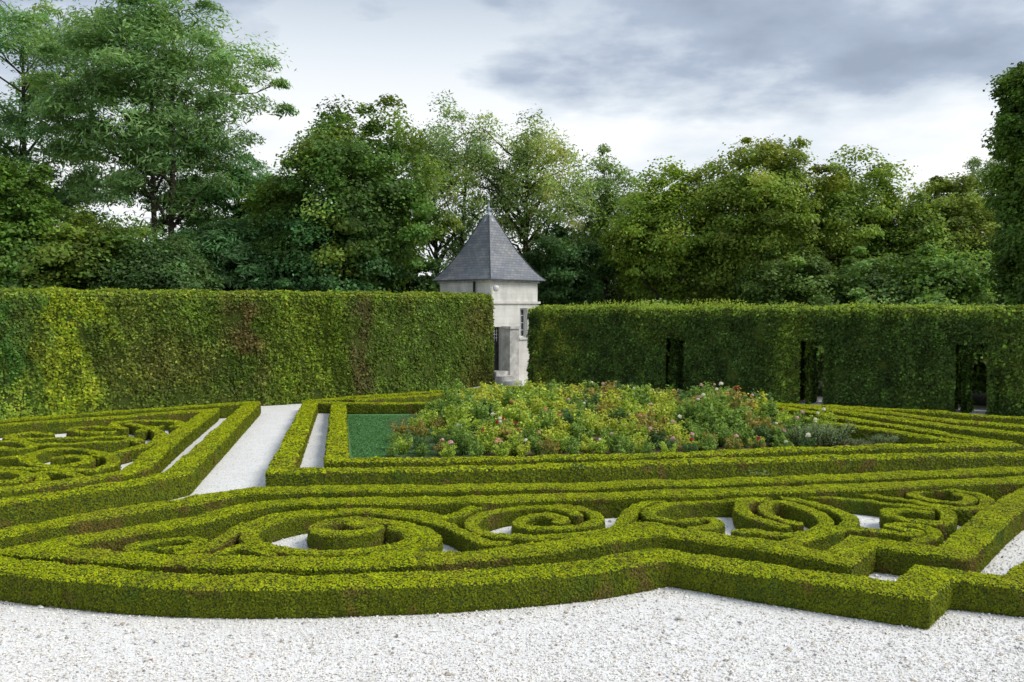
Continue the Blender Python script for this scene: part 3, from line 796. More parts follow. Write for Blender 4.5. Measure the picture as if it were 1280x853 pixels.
# window
wf = quad_obj('window', boxq((wx0, .16, wz0), (wx0+.05, .22, wz1)) + boxq((wx1-.05, .16, wz0), (wx1, .22, wz1)) + boxq((wx0+.05, .16, wz0), (wx1-.05, .22, wz0+.06)) +
              boxq((wx0+.05, .16, wz1-.06), (wx1-.05, .22, wz1)) + boxq(((wx0+wx1)/2-.015, .165, wz0+.06), ((wx0+wx1)/2+.015, .215, wz1-.06)) +
              [f for k in (1, 2, 3) for f in boxq((wx0+.05, .17, wz0+k*(wz1-wz0)/4-.012), (wx1-.05, .21, wz0+k*(wz1-wz0)/4+.012))], M_WHITE, tw)
quad_obj('pane', [[(wx0+.04, .19, wz0), (wx1-.04, .19, wz0), (wx1-.04, .19, wz1), (wx0+.04, .19, wz1)]], M_GLASS, wf)
quad_obj('window_sill', boxq((wx0-.08, -.06, wz0-.08), (wx1+.08, .05, wz0-.001)), M_STONE, tw)
# door: dark leaf with an iron grille light at the top
dr = quad_obj('door', boxq((dx0, .14, dz0), (dx1, .20, dz1-.55)) + boxq((dx0, .14, dz1-.55), (dx0+.06, .20, dz1)) + boxq((dx1-.06, .14, dz1-.55), (dx1, .20, dz1)) + boxq((dx0+.06, .14, dz1-.06), (dx1-.06, .20, dz1)), M_DARK, tw)
quad_obj('door_light', [[(dx0+.05, .17, dz1-.56), (dx1-.05, .17, dz1-.56), (dx1-.05, .17, dz1-.05), (dx0+.05, .17, dz1-.05)]], M_GLASS, dr)
quad_obj('grille', [f for k in range(1, 4) for f in boxq((dx0+k*.13-.006, .13, dz1-.56), (dx0+k*.13+.006, .145, dz1-.05))] + [f for k in range(1, 4) for f in boxq((dx0+.05, .125, dz1-.56+k*.13), (dx1-.05, .13, dz1-.55+k*.13))], M_WHITE, dr)
# pier beside the door and its capital
pr = quad_obj('pier', boxq((.66, -.42, 0), (1.18, .0, 2.12)), M_OLD, tw)
bv = pr.modifiers.new('bevel', 'BEVEL'); bv.width = .02; bv.segments = 2
cp = quad_obj('pier_capital', boxq((.62, -.47, 2.12), (1.24, .0, 2.22)), M_OLD, tw)
bv = cp.modifiers.new('bevel', 'BEVEL'); bv.width = .02; bv.segments = 2
st = quad_obj('doorstep', boxq((-.05, -.36, 0), (.66, -.0, .50)) + boxq((-.12, -.72, 0), (.655, -.362, .33)) + boxq((-.18, -1.05, 0), (.65, -.722, .16)), M_OLD, tw)
# downpipe on the left face, lamp at the corner
mbt = MB(); mbt.tube([(-.07, .80, ZE-.05), (-.07, .80, 3.2), (-.10, .80, 1.8), (-.10, .80, 0)], [.045]*4, 8); mbt.build('downpipe', M_DARK, tw)
mbt = MB(); mbt.tube([(.12, -.0, 3.83), (.12, -.16, 3.78)], [.02, .02], 6)
mbt.lathe([(0.02, 0), (.10, -.02), (.115, -.09), (.10, -.18), (.06, -.22), (0.0, -.24)], (.12, -.18, 3.80), 14)
mbt.build('wall_lamp', M_WHITE, tw)

# ------------------------------------------------------------------ trees
def tree(name, label, X, Y, top, hw, zlow, kind, base_c, seed, nclump=90, per=190, dens=1.0, trunk_r=.22, lean=0, group=None, holes=.0, cat='tree', yr=1.0, tip=None, trunks=1, narrow=0, shape=''):
    r = np.random.default_rng(seed)
    root = empty(name, (X, Y, 0), label, cat, group)
    cz = (top+zlow)/2; rz = (top-zlow)/2
    # clumps
    n = int(nclump*dens*1.6)
    u = unit(r.normal(size=(n, 3))); rad = r.random(n)**(1/3.2)
    lump = 1 + .15*fnoise(u, 1.6, seed % 13) + .13*fnoise(u, 3.6, (seed+4) % 13)
    C = u*(np.clip(rad, .25, 1)*lump)[:, None]
    wz = 1 - narrow*np.clip(C[:, 2], 0, 1)
    if shape == 'column':
        a_ = r.uniform(0, 2*pi, n); q_ = r.random(n)**(1/4); C[:, 2] = r.uniform(-1, 1, n)
        dm = np.sqrt(np.clip(1-((C[:, 2]-.6)/.4).clip(0, 1)**2, 0, 1)); C[:, 0] = np.cos(a_)*q_*dm; C[:, 1] = np.sin(a_)*q_*dm; wz = np.ones(n)
    # fuller flanks than a plain ellipsoid
    wz *= 1 + .18*(1-np.abs(np.clip(C[:, 2], -1, 1)))
    C[:, 0] *= wz*.84; C[:, 1] *= wz*.84
    C = C*np.array([hw, hw*yr, rz*.93])
    C[:, 0] += lean*(C[:, 2]/rz)
    C[:, 2] += cz
    C[:, 2] = np.maximum(C[:, 2], .35)
    if holes > 0:
        k = fnoise(C, .55, (seed+2) % 13) > holes*2-1.25
        C = C[k]
    spr = r.random(len(C)) < (.14 if shape != 'column' else 0)
    C[spr] = np.array([0, 0, cz]) + (C[spr]-[0, 0, cz])*r.uniform(1.04, 1.17, (spr.sum(), 1))
    n = len(C)
    outw = unit(C - np.array([0, 0, cz-.25*rz]))
    shade = r.normal(0, .24, n)
    k = int(per*1.0)
    rc = (.22 + hw*.135)*r.lognormal(0, .30, n)
    rc[spr] *= .6
    if shape == 'column': rc *= .5
    flat = {'locust': .50, 'ash': .85, 'maple': .62, 'fine': .9}[kind]
    g = r.normal(size=(n, k, 3)); g = g/np.linalg.norm(g, axis=2, keepdims=True)*(r.random((n, k, 1))**.42)
    g += .14*r.normal(size=(n, k, 3))
    g[:, :, 2] *= flat
    dr = {'locust': .35, 'ash': .3, 'maple': .22, 'fine': 0}[kind]
    rr_ = g[:, :, 0]**2 + g[:, :, 1]**2
    P = C[:, None] + g*rc[:, None, None]*np.array([1.25, 1.25, 1])
    P[:, :, 2] -= dr*rr_*rc[:, None]
    Nn = (np.array([0, 0, .75]) + .5*outw[:, None] + .5*g)
    P = P.reshape(-1, 3); Nn = Nn.reshape(-1, 3)
    P[:, 2] = np.maximum(P[:, 2], .1)
    colr = np.tile(np.array(base_c)*2.9, (len(P), 1))
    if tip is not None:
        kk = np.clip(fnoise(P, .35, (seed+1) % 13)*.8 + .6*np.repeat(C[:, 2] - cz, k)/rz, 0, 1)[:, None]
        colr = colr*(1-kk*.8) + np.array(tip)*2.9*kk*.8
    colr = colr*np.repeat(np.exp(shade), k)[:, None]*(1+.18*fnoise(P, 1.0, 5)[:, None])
    colr = np.clip(colr*r.lognormal(0, .24, (len(P), 1))*(1+r.normal(0, .06, (len(P), 3))), .004, .6)
    if kind == 'locust': Ls, Ws, j = .25, .065, .5
    elif kind == 'ash': Ls, Ws, j = .18, .070, .7
    elif kind == 'fine': Ls, Ws, j = .13, .085, .7
    else: Ls, Ws, j = .145, .10, .6
    q = r.lognormal(0, .22, len(P))
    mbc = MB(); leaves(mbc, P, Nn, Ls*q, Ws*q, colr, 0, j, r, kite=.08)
    # branches
    mbt = MB(); ends = []
    for t_ in range(trunks):
        ox = (t_-(trunks-1)/2)*.5 + r.normal(0, .05)
        th_ = cz + rz*.55
        zz = np.linspace(0, th_, 9)
        tx = ox + lean*np.clip((zz-cz)/rz, -.5, 1) + ox*zz/th_*2.2 + np.cumsum(r.normal(0, .05, 9))*.8; ty = np.cumsum(r.normal(0, .05, 9))*.8
        tr = np.linspace(trunk_r/sqrt(trunks), trunk_r*.18, 9); tr[0] *= 1.35
        TP = np.stack([tx, ty, zz], 1)
        mbt.tube(TP, tr, 8)
        sel = r.choice(n, min(n, int(34/trunks)+4), replace=False)
        for e in sel:
            tgt = C[e]; zb = np.clip(tgt[2] - np.linalg.norm(tgt[:2]-[ox, 0])*r.uniform(.5, 1.0), max(zlow*.55, .8), th_*.97)
            i0 = zb/th_*8; ia = min(int(i0), 7); st_ = TP[ia]*(1-(i0-ia)) + TP[ia+1]*(i0-ia)
            L_ = np.linalg.norm(tgt-st_)
            t = np.linspace(0, 1, 6)[:, None]
            mid = st_ + (tgt-st_)*t; mid[:, 2] += (np.sin(t[:, 0]*pi)*.10*L_) ; mid += r.normal(0, .035*L_, (6, 3))*np.sin(t*pi)
            r0 = np.interp(zb, zz, tr)*.62
            mbt.tube(mid, np.linspace(r0, .012, 6), 5, caps=False)
            for z_ in range(3):   # twigs
                tg = tgt + np.clip(r.normal(0, rc[e]*.5, 3), -rc[e]*.8, rc[e]*.8); m0 = mid[4]
                mbt.tube([m0, (m0+tg)/2 + r.normal(0, .06, 3), tg], [.016, .011, .005], 4, caps=False)
    tk = mbt.build('trunk', M_BARK, root)
    cr_ = mbc.build('crown', M_LEAF, root)
    return root

def T(px, Y, ytop, hwpx, ylow, **kw):
    """place a tree by where it stands: column px at distance Y; heights in metres come from the photo rows"""
    x, zt = xz(px, ytop, Y); _, zl = xz(px, ylow, Y)
    tree(kw.pop('name'), kw.pop('label'), x, Y, zt, hwpx*Y/F, max(zl, .3), kw.pop('kind'), kw.pop('c'), kw.pop('seed'), **kw)

LOC = (.075, .130, .042); MAP = (.050, .095, .016); ASHC = (.095, .145, .055); OLV = (.085, .122, .019); DRK = (.030, .062, .018)
T(192, 38, -50, 132, 290, name='locust_tree', label='tallest feathery locust tree, rising out of the top of the photo at the left', kind='locust', c=LOC, seed=101, nclump=190, per=330, trunk_r=.26, holes=.42, tip=(.085, .155, .06), trunks=2)
T(15, 41, -60, 128, 290, name='locust_tree', label='feathery locust tree at the top left corner, behind the pale bush', kind='locust', c=(.075, .14, .05), seed=102, nclump=120, per=300, holes=.36, tip=(.10, .17, .055))
T(290, 41, 165, 95, 390, name='locust_tree', label='blue-green feathery tree between the tallest locust and the dense dark maple', kind='locust', c=(.050, .105, .036), seed=103, nclump=110, per=300)
T(440, 37, 125, 112, 395, name='maple_tree', label='dense dark green maple with an olive top, left of the tower roof', kind='maple', c=(.045, .085, .018), seed=104, nclump=230, per=280, trunk_r=.24, tip=(.095, .12, .018), narrow=.25)
T(560, 46, 140, 78, 340, name='ash_tree', label='airy grey-green ash just behind and left of the tower roof', kind='ash', c=ASHC, seed=105, nclump=105, per=190, trunk_r=.24, holes=.3, trunks=2)
T(655, 45, 138, 82, 320, name='ash_tree', label='open light green ash with bare dark limbs, rising behind and right of the tower roof', kind='ash', c=(.11, .16, .05), seed=106, nclump=105, per=190, trunk_r=.25, holes=.34, tip=(.15, .20, .05))
T(705, 42, 280, 50, 390, name='round_tree', label='low dark tree just right of the tower, under the open ash', kind='maple', c=DRK, seed=107, nclump=60, per=220)
T(760, 46, 198, 55, 370, name='round_tree', label='grey-green tree between the open ash and the yellow-green maples', kind='ash', c=(.085, .13, .042), seed=108, nclump=80, per=230)
T(830, 42, 205, 72, 395, name='maple_tree', label='yellow-green maple left of the tallest one on the right side', kind='maple', c=(.092, .140, .020), seed=109, nclump=150, per=230, tip=(.12, .17, .02))
T(945, 41, 163, 88, 395, name='maple_tree', label='tallest olive maple of the right side, with a crooked brownish top', kind='maple', c=OLV, seed=110, nclump=200, per=240, tip=(.11, .12, .018), trunks=2)
T(1050, 42, 203, 85, 395, name='maple_tree', label='bushy olive green maple right of the tallest one', kind='maple', c=(.082, .128, .021), seed=111, nclump=170, per=240, tip=(.115, .15, .02))
T(1135, 40, 245, 62, 395, name='round_tree', label='lower broad green tree in front of the gap right of the olive maples', kind='maple', c=(.080, .12, .022), seed=112, nclump=90, per=230)
T(1185, 41, 215, 62, 395, name='round_tree', label='tree with small brownish crown tips left of the dark clipped column', kind='maple', c=(.082, .112, .018), seed=113, nclump=130, per=230, tip=(.10, .13, .03), trunks=2)
T(1240, 50, 170, 50, 380, name='ash_tree', label='pale grey-green tree top showing behind beside the dark clipped column', kind='ash', c=(.11, .16, .075), seed=114, nclump=70, per=190)
# tall clipped column at the right edge
T(1362, 29, 30, 104, 420, name='clipped_column_tree', label='dark tall clipped hornbeam column cut off by the right edge of the photo', kind='fine', c=(.040, .075, .014), seed=115, nclump=560, per=300, yr=1.0, tip=(.07, .11, .016), shape='column')
# shrubs behind the left hedge
T(12, 31, 185, 48, 420, name='shrub', label='pale yellow-green bush at the far left edge above the hedge', kind='maple', c=(.060, .108, .020), seed=116, nclump=110, per=240, cat='bush')
T(105, 32, 262, 75, 440, name='shrub', label='leafy green bush under the tall locust tree, left half', kind='maple', c=(.040, .078, .018), seed=117, nclump=130, per=240, cat='bush', tip=(.075, .105, .016))
T(195, 32, 285, 62, 440, name='shrub', label='fine-leaved dark bush under the tall locust, right half, close above the hedge', kind='fine', c=(.036, .066, .020), seed=118, nclump=110, per=300, cat='bush')
T(290, 36, 268, 80, 430, name='shrub', label='blue-green understory bush between the locust trunks and the dark maple', kind='locust', c=(.042, .085, .030), seed=119, nclump=110, per=260, cat='bush')
T(400, 36, 260, 90, 430, name='shrub', label='dark understory bush filling the foot of the dense maple', kind='maple', c=(.030, .070, .022), seed=120, nclump=110, per=250, cat='bush')
T(500, 40, 285, 55, 430, name='shrub', label='dark bush left of the tower eave', kind='maple', c=(.032, .066, .018), seed=121, nclump=80, per=220, cat='bush')
T(60, 44, 200, 80, 420, name='round_tree', label='deep green tree in shade between the two tall locusts', kind='maple', c=(.025, .055, .018), seed=122, nclump=110, per=230)
for i, (px, Y, yt, hw, c, lb) in enumerate([
        (680, 52, 318, 60, (.035, .06, .02), 'low dark thicket seen between the tower and the right hedge'),
        (770, 50, 290, 70, (.055, .090, .022), "dark bush at the foot of the grey-green tree, above the right hedge's left end"),
        (880, 48, 285, 80, (.055, .088, .02), 'dark bush below the yellow-green maple'),
        (990, 38, 300, 70, (.055, .09, .02), 'leafy bush at the foot of the olive maples, just above the right hedge'),
        (1090, 37, 318, 55, (.075, .125, .035), 'brighter broad-leaved bush above the middle of the right hedge'),
        (1175, 36, 305, 60, (.07, .12, .025), 'sprawling green bush left of the dark column and close behind the hedge'),
        (1240, 40, 295, 55, (.045, .08, .02), 'dark bush tucked beside the foot of the clipped column'),
        (590, 54, 310, 60, (.04, .068, .02), 'dim bush behind the tower and its left eave')]):
    T(px, Y, yt, hw, 440, name='shrub', label=lb, kind='maple', c=c, seed=130+i, nclump=80, per=200, cat='bush')
for i, (x_, y_, w_, lb) in enumerate([(5.6, 32.6, 2.0, 'low bush glimpsed through the narrow left slot of the right hedge wall'), (9.5, 30.6, 2.2, 'low green bush seen through the middle doorway of the right hedge wall'),
        (14.4, 27.6, 2.2, 'low green bush seen through the right hand doorway of the hedge wall'), (17.3, 25.5, 2.2, 'low bush behind the right end of the right hedge wall')]):
    tree('shrub', lb, x_, y_, 3.0, w_, .3, 'maple', (.08, .13, .03), 160+i, nclump=130, per=200, cat='bush', trunk_r=.08)
# woodland beyond (reads as one mass)
def woods():
    mb = MB(); r = np.random.default_rng(77)
    n = 520
    X = r.uniform(-75, 75, n); Y = r.uniform(62, 72, n)+abs(X)*.1; Z = r.uniform(.3, 1, n)*(6.2+1.2*np.sin(X*.21)+.8*np.sin(X*.53))
    k = 130
    g = r.normal(size=(n, k, 3))*np.array([1.2, 1.0, .6])
    P = (np.stack([X, Y, Z], 1)[:, None]+g).reshape(-1, 3); P[:, 2] = np.maximum(P[:, 2], .1)
    cc = np.array([.05, .085, .028])*np.repeat(np.exp(r.normal(0, .25, n)), k)[:, None]*r.lognormal(0, .2, (n*k, 1))
    leaves(mb, P, np.tile([0, -.3, .8], (n*k, 1)), .42, .30, cc, 0, .6, r)
    o = mb.build('far_woodland', M_LEAF); tag(o, 'distant low woodland seen in the gaps behind the trees', 'woodland', kind='stuff')
woods()

# ------------------------------------------------------------------ roses
def mixcol(base, alt, k): return np.array(base)*(1-k)+np.array(alt)*k
def rose_proto(kind, seed):
    """returns meshes (stems, leaves, flower-petal mesh or None) of a bush about .8 m tall, 0.7 wide"""
    r = np.random.default_rng(seed)
    mbs = MB(); mbl = MB()
    pal = {'lime': ((.17, .25, .035), (.30, .36, .055)), 'green': ((.10, .17, .04), (.17, .25, .045)), 'bronze': ((.13, .17, .035), (.30, .20, .07)),
           'dark': ((.055, .105, .04), (.08, .14, .045)), 'silver': ((.10, .15, .07), (.15, .19, .10)), 'yellow': ((.24, .30, .04), (.36, .37, .06))}[kind]
    nst = 13 if kind != 'silver' else 16
    for i in range(nst):
        a = r.uniform(0, 6.28); rr = r.uniform(.05, .44); hh = r.uniform(.38, .84)*(1.05-rr*.5)
        if kind == 'silver': hh = r.uniform(.25, .42)
        p0 = np.array([cos(a)*.04, sin(a)*.04, 0]); p2 = np.array([cos(a)*rr, sin(a)*rr, hh]); p1 = (p0+p2)/2 + np.array([cos(a)*.05, sin(a)*.05, .05])
        mbs.tube([p0, p1, p2], [.010, .007, .004], 4, caps=False)
        k = 80 if kind != 'silver' else 60
        t = r.random(k)**.75*.94+.06
        Pp = (1-t)[:, None]**2*p0 + (2*t*(1-t))[:, None]*p1 + (t**2)[:, None]*p2
        off = unit(r.normal(size=(k, 3)))*np.array([1, 1, .5])*r.uniform(.02, .17, k)[:, None]*(1.0-.25*t[:, None])
        C = Pp + off; C[:, 2] = np.maximum(C[:, 2], .03)
        m = np.clip(t*1.1-.45+r.normal(0, .25, k), 0, 1)[:, None]
        cc = 1.85*(np.array(pal[0])*(1-m)+np.array(pal[1])*m)*r.lognormal(0, .25, (k, 1))
        sz = .072 if kind != 'silver' else .030
        leaves(mbl, C, off*3+np.array([0, 0, .8]), sz*r.lognormal(0, .2, k), sz*.7*r.lognormal(0, .2, k), cc, 0, .5, r)
    return mbs, mbl
def mesh_from(mb, name, mat):
    o = mb.build(name, mat); me = o.data; bpy.data.objects.remove(o); return me
PROT = {}
for kk, nvar in (('lime', 4), ('green', 4), ('bronze', 3), ('dark', 2), ('silver', 3), ('yellow', 2)):
    for v in range(nvar):
        a, b = rose_proto(kk, hash(kk)+v)
        PROT[(kk, v)] = (mesh_from(a, 'stems', M_STEM), mesh_from(b, 'foliage', M_LEAF))
def flower_mesh(c, seed):
    r = np.random.default_rng(seed); mb = MB(); n = 16
    a = np.linspace(0, 6.28*2.6, n); e = np.linspace(.15, 1.25, n)
    N_ = np.stack([np.cos(a)*np.cos(e), np.sin(a)*np.cos(e), np.sin(e)], 1)
    leaves(mb, N_*.026, N_, .050, .045, np.array(c)*r.lognormal(0, .06, (n, 1)), 0, .2, r)
    m = mesh_from(mb, 'bloom', M_PETAL); return m
FL = {'white': flower_mesh((.85, .83, .76), 1), 'pink': flower_mesh((.80, .50, .52), 2), 'red': flower_mesh((.42, .04, .05), 3), 'apricot': flower_mesh((.75, .40, .24), 4)}
def rose(X, Y, kind, v, sc, label, group=None, blooms=(), name='rose_bush'):
    root = empty(name, (X, Y, .012), label, 'plant', group, rz=random.uniform(0, 6.28)); root.scale = (sc*1.05, sc*1.05, sc)
    for nm, me in zip(('stems', 'foliage'), PROT[(kind, v)]):
        o = bpy.data.objects.new(nm, me); col.objects.link(o); o.parent = root
    for (fc, fx, fy, fz, fs) in blooms:
        o = bpy.data.objects.new('bloom', FL[fc]); col.objects.link(o); o.parent = root; o.location = (fx, fy, fz); o.scale = (fs, fs, fs)
        o.rotation_euler = (random.uniform(-.5, .5), random.uniform(-.5, .5), 0)
    return root

# blooms that show in the photograph: pixel, colour, size  -> own bush carrying the bloom on top
special = [
    (901, 481, 545, 'white', 1.5, 'green', 1.25, "tallest rose bush of the bed, its white bloom standing above all the others"),
    (879, 495, 545, 'white', 1.4, 'green', 1.05, 'rose bush with white blooms just left of the tallest one'),
    (616, 519, 560, 'white', 1.3, 'green', .95, 'rose bush with a creamy bloom near the left middle of the bed'),
    (625, 529, 563, 'white', 1.3, 'lime', .85, 'low rose bush with a white bloom right below the creamy one'),
    (623, 556, 571, 'pink', 1.3, 'dark', .55, 'low front rose with one pale pink bloom above the inner hedge, left of the middle'),
    (553, 557, 571, 'pink', 1.1, 'bronze', .5, 'low front rose with a dusty pink bloom nearest the lawn'),
    (750, 562, 571, 'white', 1.0, 'lime', .5, 'low front rose with a pale bloom right behind the middle of the inner hedge'),
    (841, 554, 569, 'pink', 1.4, 'bronze', .6, 'front rose with a pinkish white bloom right of the middle of the bed'),
    (730, 505, 550, 'white', .9, 'yellow', .95, 'yellow-leaved rose with a small white bloom at the back of the bed centre'),
    (1029, 513, 548, 'white', 1.3, 'lime', .95, "slender rose with a white bloom on a tall stem, right end of the bed"),
    (1019, 526, 552, 'white', 1.3, 'green', .75, 'rose with a white bloom halfway up, beside the slender tall one'),
    (1010, 545, 566, 'white', 1.4, 'dark', .6, 'dark low rose with one white bloom close to the inner hedge at the right'),
    (970, 530, 558, 'white', .9, 'green', .8, 'leafy green rose with one small white bloom, left of the silvery plants'),
    (920, 486, 540, 'red', 1.3, 'bronze', 1.1, 'red-tipped tall rose right of the tallest white one'),
    (948, 552, 569, 'red', 1.2, 'bronze', .55, 'low rose with coppery red tips against the inner hedge, right of the middle'),
    (700, 520, 562, 'apricot', 1.2, 'yellow', 1.0, 'bright yellow-leaved rose with an apricot bloom in the bed centre'),
    (800, 520, 560, 'apricot', 1.2, 'bronze', 1.0, 'copper-leaved rose with an apricot bloom right of the bed centre'),
]
for (px, py, gy, fc, fs, kind, sc, lb) in special:
    X, Y = at(px, gy)
    _, z = xz(px, py, Y)
    s_ = max(z/.80, .4)
    bl = [(fc, 0, 0, .80, fs/s_)]
    if fs > 1.25: bl.append((fc, .16, -.05, .70, fs*.8/s_))
    rose(X, Y, kind, 0, s_, lb, 'roses in bloom', bl)
# the rest of the bed, planted in rows
rr = random.Random(9)
zone_lbl = {
    'left': {'lime': 'yellow-green rose bush in the left third of the bed', 'green': 'mid green rose bush in the left third of the bed', 'bronze': 'rose with coppery young leaves in the left third of the bed', 'dark': 'dark-leaved rose in the left third of the bed', 'yellow': 'bright yellow-leaved rose in the left third of the bed'},
    'mid': {'lime': 'yellow-green rose bush in the middle of the bed', 'green': 'mid green rose bush in the middle of the bed', 'bronze': 'rose with coppery young leaves in the middle of the bed', 'dark': 'dark-leaved rose in the middle of the bed', 'yellow': 'bright yellow-leaved rose in the middle of the bed'},
    'right': {'lime': 'yellow-green rose bush in the right third of the bed', 'green': 'mid green rose bush in the right third of the bed', 'bronze': 'rose with coppery young leaves in the right third of the bed', 'dark': 'dark-leaved rose in the right third of the bed', 'yellow': 'bright yellow-leaved rose in the right third of the bed'}}
rows = [(573, 488, 1000, .5), (569, 500, 1000, .62), (563, 490, 1010, .72), (553, 495, 1005, .85), (544, 520, 1000, .92), (536, 525, 985, 1.0), (529, 535, 965, 1.05), (523, 545, 945, 1.08), (518, 560, 915, 1.1)]
for gy, x0, x1, hs in rows:
    Yd = at(0, gy)[1]
    stepx = .46*F/Yd
    px = x0 + rr.uniform(0, 10)
    while px < x1:
        X, Y = at(px, gy + rr.uniform(-1.5, 1.5))
        if gy > 560 and px > 860: gyo = -4
        zone = 'left' if px < 660 else ('mid' if px < 830 else 'right')
        if zone == 'left': wts = [('green', 5), ('lime', 6), ('bronze', 1.2), ('dark', .8), ('yellow', 1.5)]
        elif zone == 'mid': wts = [('green', 3.5), ('lime', 3.5), ('bronze', 2.5), ('dark', 1.5), ('yellow', 4)]
        else: wts = [('green', 5), ('lime', 4), ('bronze', 2.2), ('dark', 1.5), ('yellow', 1.5)]
        kind = rr.choices([w[0] for w in wts], [w[1] for w in wts])[0]
        sc = hs*rr.uniform(.82, 1.15)
        if px < 560: sc *= .66; kind = rr.choice(['green', 'green', 'lime', 'dark', 'bronze', 'lime'])
        if px > 950: sc *= .8
        nv = {'lime': 4, 'green': 4, 'bronze': 3, 'dark': 2, 'silver': 3, 'yellow': 2}[kind]
        v = rr.randrange(nv); sc = min(sc, 1.2)
        lab = zone_lbl[zone][kind]
        bl = ()
        if rr.random() < .22 and px > 560:
            q_ = rr.uniform(.0, .2); fc = rr.choice(['pink', 'white', 'red', 'apricot', 'pink'])
            bl = [(fc, q_, rr.uniform(-.2, .1), rr.uniform(.68, .80), rr.uniform(1.0, 1.45)/sc)]
            lab = lab + ', bearing a %s bloom' % {'pink': 'pink', 'white': 'white', 'red': 'red', 'apricot': 'salmon'}[fc]
        rose(X, Y - (.35 if (gy > 560 and px > 880) else 0)*-1, kind, v, sc, lab, lab, bl)
        px += stepx*rr.uniform(.85, 1.2)
for i in range(13):
    px = 1002 + i*10 + rr.uniform(-5, 5); gy = 563 - rr.uniform(0, 10) - (px-1000)*.012
    if px > 1070: gy = min(gy, 561)
    X, Y = at(px, gy)
    rose(X, Y, 'silver', rr.randrange(3), rr.uniform(.6, 1.25)*(1.05 if px < 1060 else .6), 'low silvery catmint clump at the right end of the rose bed', 'silvery clumps right of the roses', name='catmint_clump')

# a small tuft of weed leaves pushing out of the front arm of the outer rose hedge and of the scroll hedges
def weed(px, py, label, c=(.10, .20, .08), s=.05, n=40):
    r = np.random.default_rng(int(px*7+py)); mb = MB(); X, Y = at(px, py, .31)
    P = r.normal(size=(n, 3))*np.array([s*1.3, s*.8, s*.6]); P[:, 2] = np.abs(P[:, 2])
    leaves(mb, P + np.array([X, Y, .31]), np.tile([0, -.3, .9], (n, 1)), .035, .018, np.array(c)*r.lognormal(0, .2, (n, 1)), 0, .5, r)
    mb.tube([(X, Y, .20), (X, Y, .34)], [.004, .002], 4)
    tag(mb.build('weed', M_LEAF, loc=None), label, 'plant')
weed(724, 584.5, 'dark sprig of leaves filling the gap in the front wall of the rose hedge', (.03, .08, .03), .09, 90)
weed(951, 594, 'pale bluish weed poking out of the rear box hedge of the front parterre', (.16, .26, .15), .08)

# ------------------------------------------------------------------ sky & light
w = bpy.data.worlds.new('World'); scene.world = w; w.use_nodes = True
nt = w.node_tree; N = nt.nodes; L = nt.links; N.clear()
out = N.new('ShaderNodeOutputWorld')
EL, AZ = 45.0, 102.0
sky = N.new('ShaderNodeTexSky'); sky.sky_type = 'NISHITA'; sky.sun_disc = False; sky.sun_elevation = R(EL); sky.sun_rotation = R(AZ)
sky.air_density = 1.2; sky.dust_density = 1.5
bg1 = N.new('ShaderNodeBackground'); bg1.inputs[1].default_value = .12; L.new(sky.outputs[0], bg1.inputs[0])
tc = N.new('ShaderNodeTexCoord'); sep = N.new('ShaderNodeSeparateXYZ'); L.new(tc.outputs['Generated'], sep.inputs[0])
def math_(op, a, b=None, c=None, clamp=False):
    m = N.new('ShaderNodeMath'); m.operation = op; m.use_clamp = clamp
    for k, v in enumerate((a, b, c)):
        if v is None: continue
        if isinstance(v, (int, float)): m.inputs[k].default_value = v
        else: L.new(v, m.inputs[k])
    return m.outputs[0]
X_, Y_, Z_ = sep.outputs
# cloud layer seen in perspective: flat layer coordinates
zz = math_('ADD', math_('MAXIMUM', Z_, 0.0), .16)
cx = math_('DIVIDE', X_, zz); cy = math_('DIVIDE', Y_, zz)
cmb = N.new('ShaderNodeCombineXYZ'); L.new(cx, cmb.inputs[0]); L.new(cy, cmb.inputs[1])
def noise(scale, detail=7, off=(0, 0, 0), rough=.52, dist=0.0):
    mp = N.new('ShaderNodeMapping'); mp.inputs['Location'].default_value = off; L.new(cmb.outputs[0], mp.inputs[0])
    n = N.new('ShaderNodeTexNoise'); n.inputs['Scale'].default_value = scale; n.inputs['Detail'].default_value = detail
    n.inputs['Roughness'].default_value = rough; n.inputs['Distortion'].default_value = dist
    L.new(mp.outputs[0], n.inputs['Vector']); return n.outputs['Fac']
n1 = noise(.9, 8, (3, 1.4, 0)); n2 = noise(2.6, 8, (1.3, 7, 0)); n3 = noise(.45, 3, (9, 2, 0)); n4 = noise(1.7, 8, (5.2, 3.3, 0), .6)
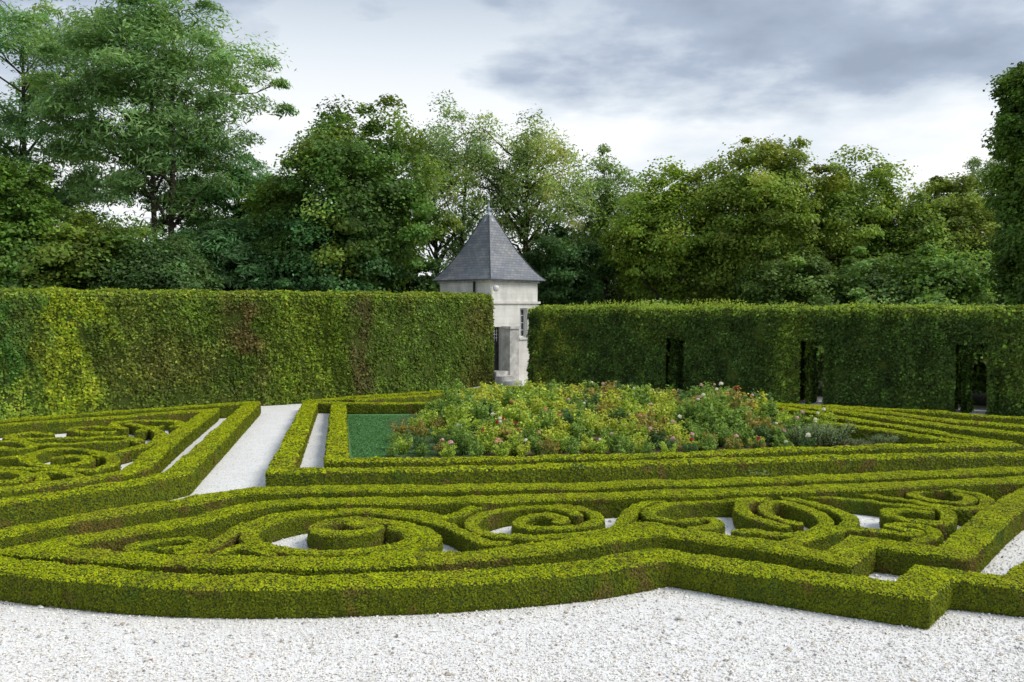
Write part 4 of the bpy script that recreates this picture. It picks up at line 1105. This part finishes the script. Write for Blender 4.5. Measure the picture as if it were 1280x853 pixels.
# broad dark cloud bank ahead-right, at 13 to 22 degrees
def sq(v): return math_('MULTIPLY', v, v)
dxn = math_('DIVIDE', math_('SUBTRACT', X_, .27), .42); dzn = math_('DIVIDE', math_('SUBTRACT', Z_, math_('MULTIPLY_ADD', X_, -.05, .272)), .066)
rad2 = math_('ADD', sq(dxn), sq(dzn))
bank = math_('SUBTRACT', 1.25, rad2)
bank = math_('ADD', bank, math_('MULTIPLY', math_('SUBTRACT', n2, .5), 3.0))
bank = math_('ADD', bank, math_('MULTIPLY', math_('SUBTRACT', n1, .5), 2.0))
bank = math_('ADD', math_('MULTIPLY', bank, .58), math_('MULTIPLY', math_('SUBTRACT', n4, .5), math_('MULTIPLY', math_('MULTIPLY', bank, 1.0, clamp=True), 1.1)), clamp=True)
# general grey texture higher up
hi = math_('MULTIPLY_ADD', Z_, 5.5, -.80, clamp=True)
gen = math_('ADD', math_('MULTIPLY', math_('SUBTRACT', n1, .42), 3.4), math_('MULTIPLY', math_('SUBTRACT', n2, .5), 1.6), clamp=True)
gen = math_('MULTIPLY', math_('ADD', gen, math_('MULTIPLY', hi, .5)), math_('MULTIPLY_ADD', hi, .7, .22))
dark = math_('MAXIMUM', math_('MULTIPLY', bank, .95), gen, clamp=True)
cr = N.new('ShaderNodeValToRGB'); e = cr.color_ramp.elements
e[0].position = 0; e[0].color = (.90, .91, .92, 1); e[1].position = 1; e[1].color = (.28, .335, .43, 1)
x = e.new(.3); x.color = (.63, .69, .755, 1); x = e.new(.62); x.color = (.375, .44, .545, 1)
L.new(dark, cr.inputs[0])
bg2 = N.new('ShaderNodeBackground'); bg2.inputs[1].default_value = 1.0; L.new(cr.outputs[0], bg2.inputs[0])
cov = math_('MULTIPLY_ADD', n3, 1.0, .55, clamp=True)
mx = N.new('ShaderNodeMixShader'); L.new(cov, mx.inputs[0]); L.new(bg1.outputs[0], mx.inputs[1]); L.new(bg2.outputs[0], mx.inputs[2])
L.new(mx.outputs[0], out.inputs[0])

sd = bpy.data.lights.new('sun', 'SUN'); so = bpy.data.objects.new('sun', sd); col.objects.link(so)
sd.energy = 2.3; sd.angle = R(28); sd.color = (1, .96, .90)
sv = (cos(R(EL))*sin(R(AZ)), cos(R(EL))*cos(R(AZ)), sin(R(EL)))
from mathutils import Vector
so.rotation_euler = Vector(sv).to_track_quat('Z', 'Y').to_euler(); so.location = (20, -10, 30)

scene.view_settings.view_transform = 'Standard'; scene.view_settings.look = 'None'; scene.view_settings.exposure = 0.28; scene.view_settings.gamma = 1
scene.render.resolution_x = 1024; scene.render.resolution_y = 682
scene.cycles.max_bounces = 6; scene.cycles.diffuse_bounces = 3; scene.cycles.transmission_bounces = 4
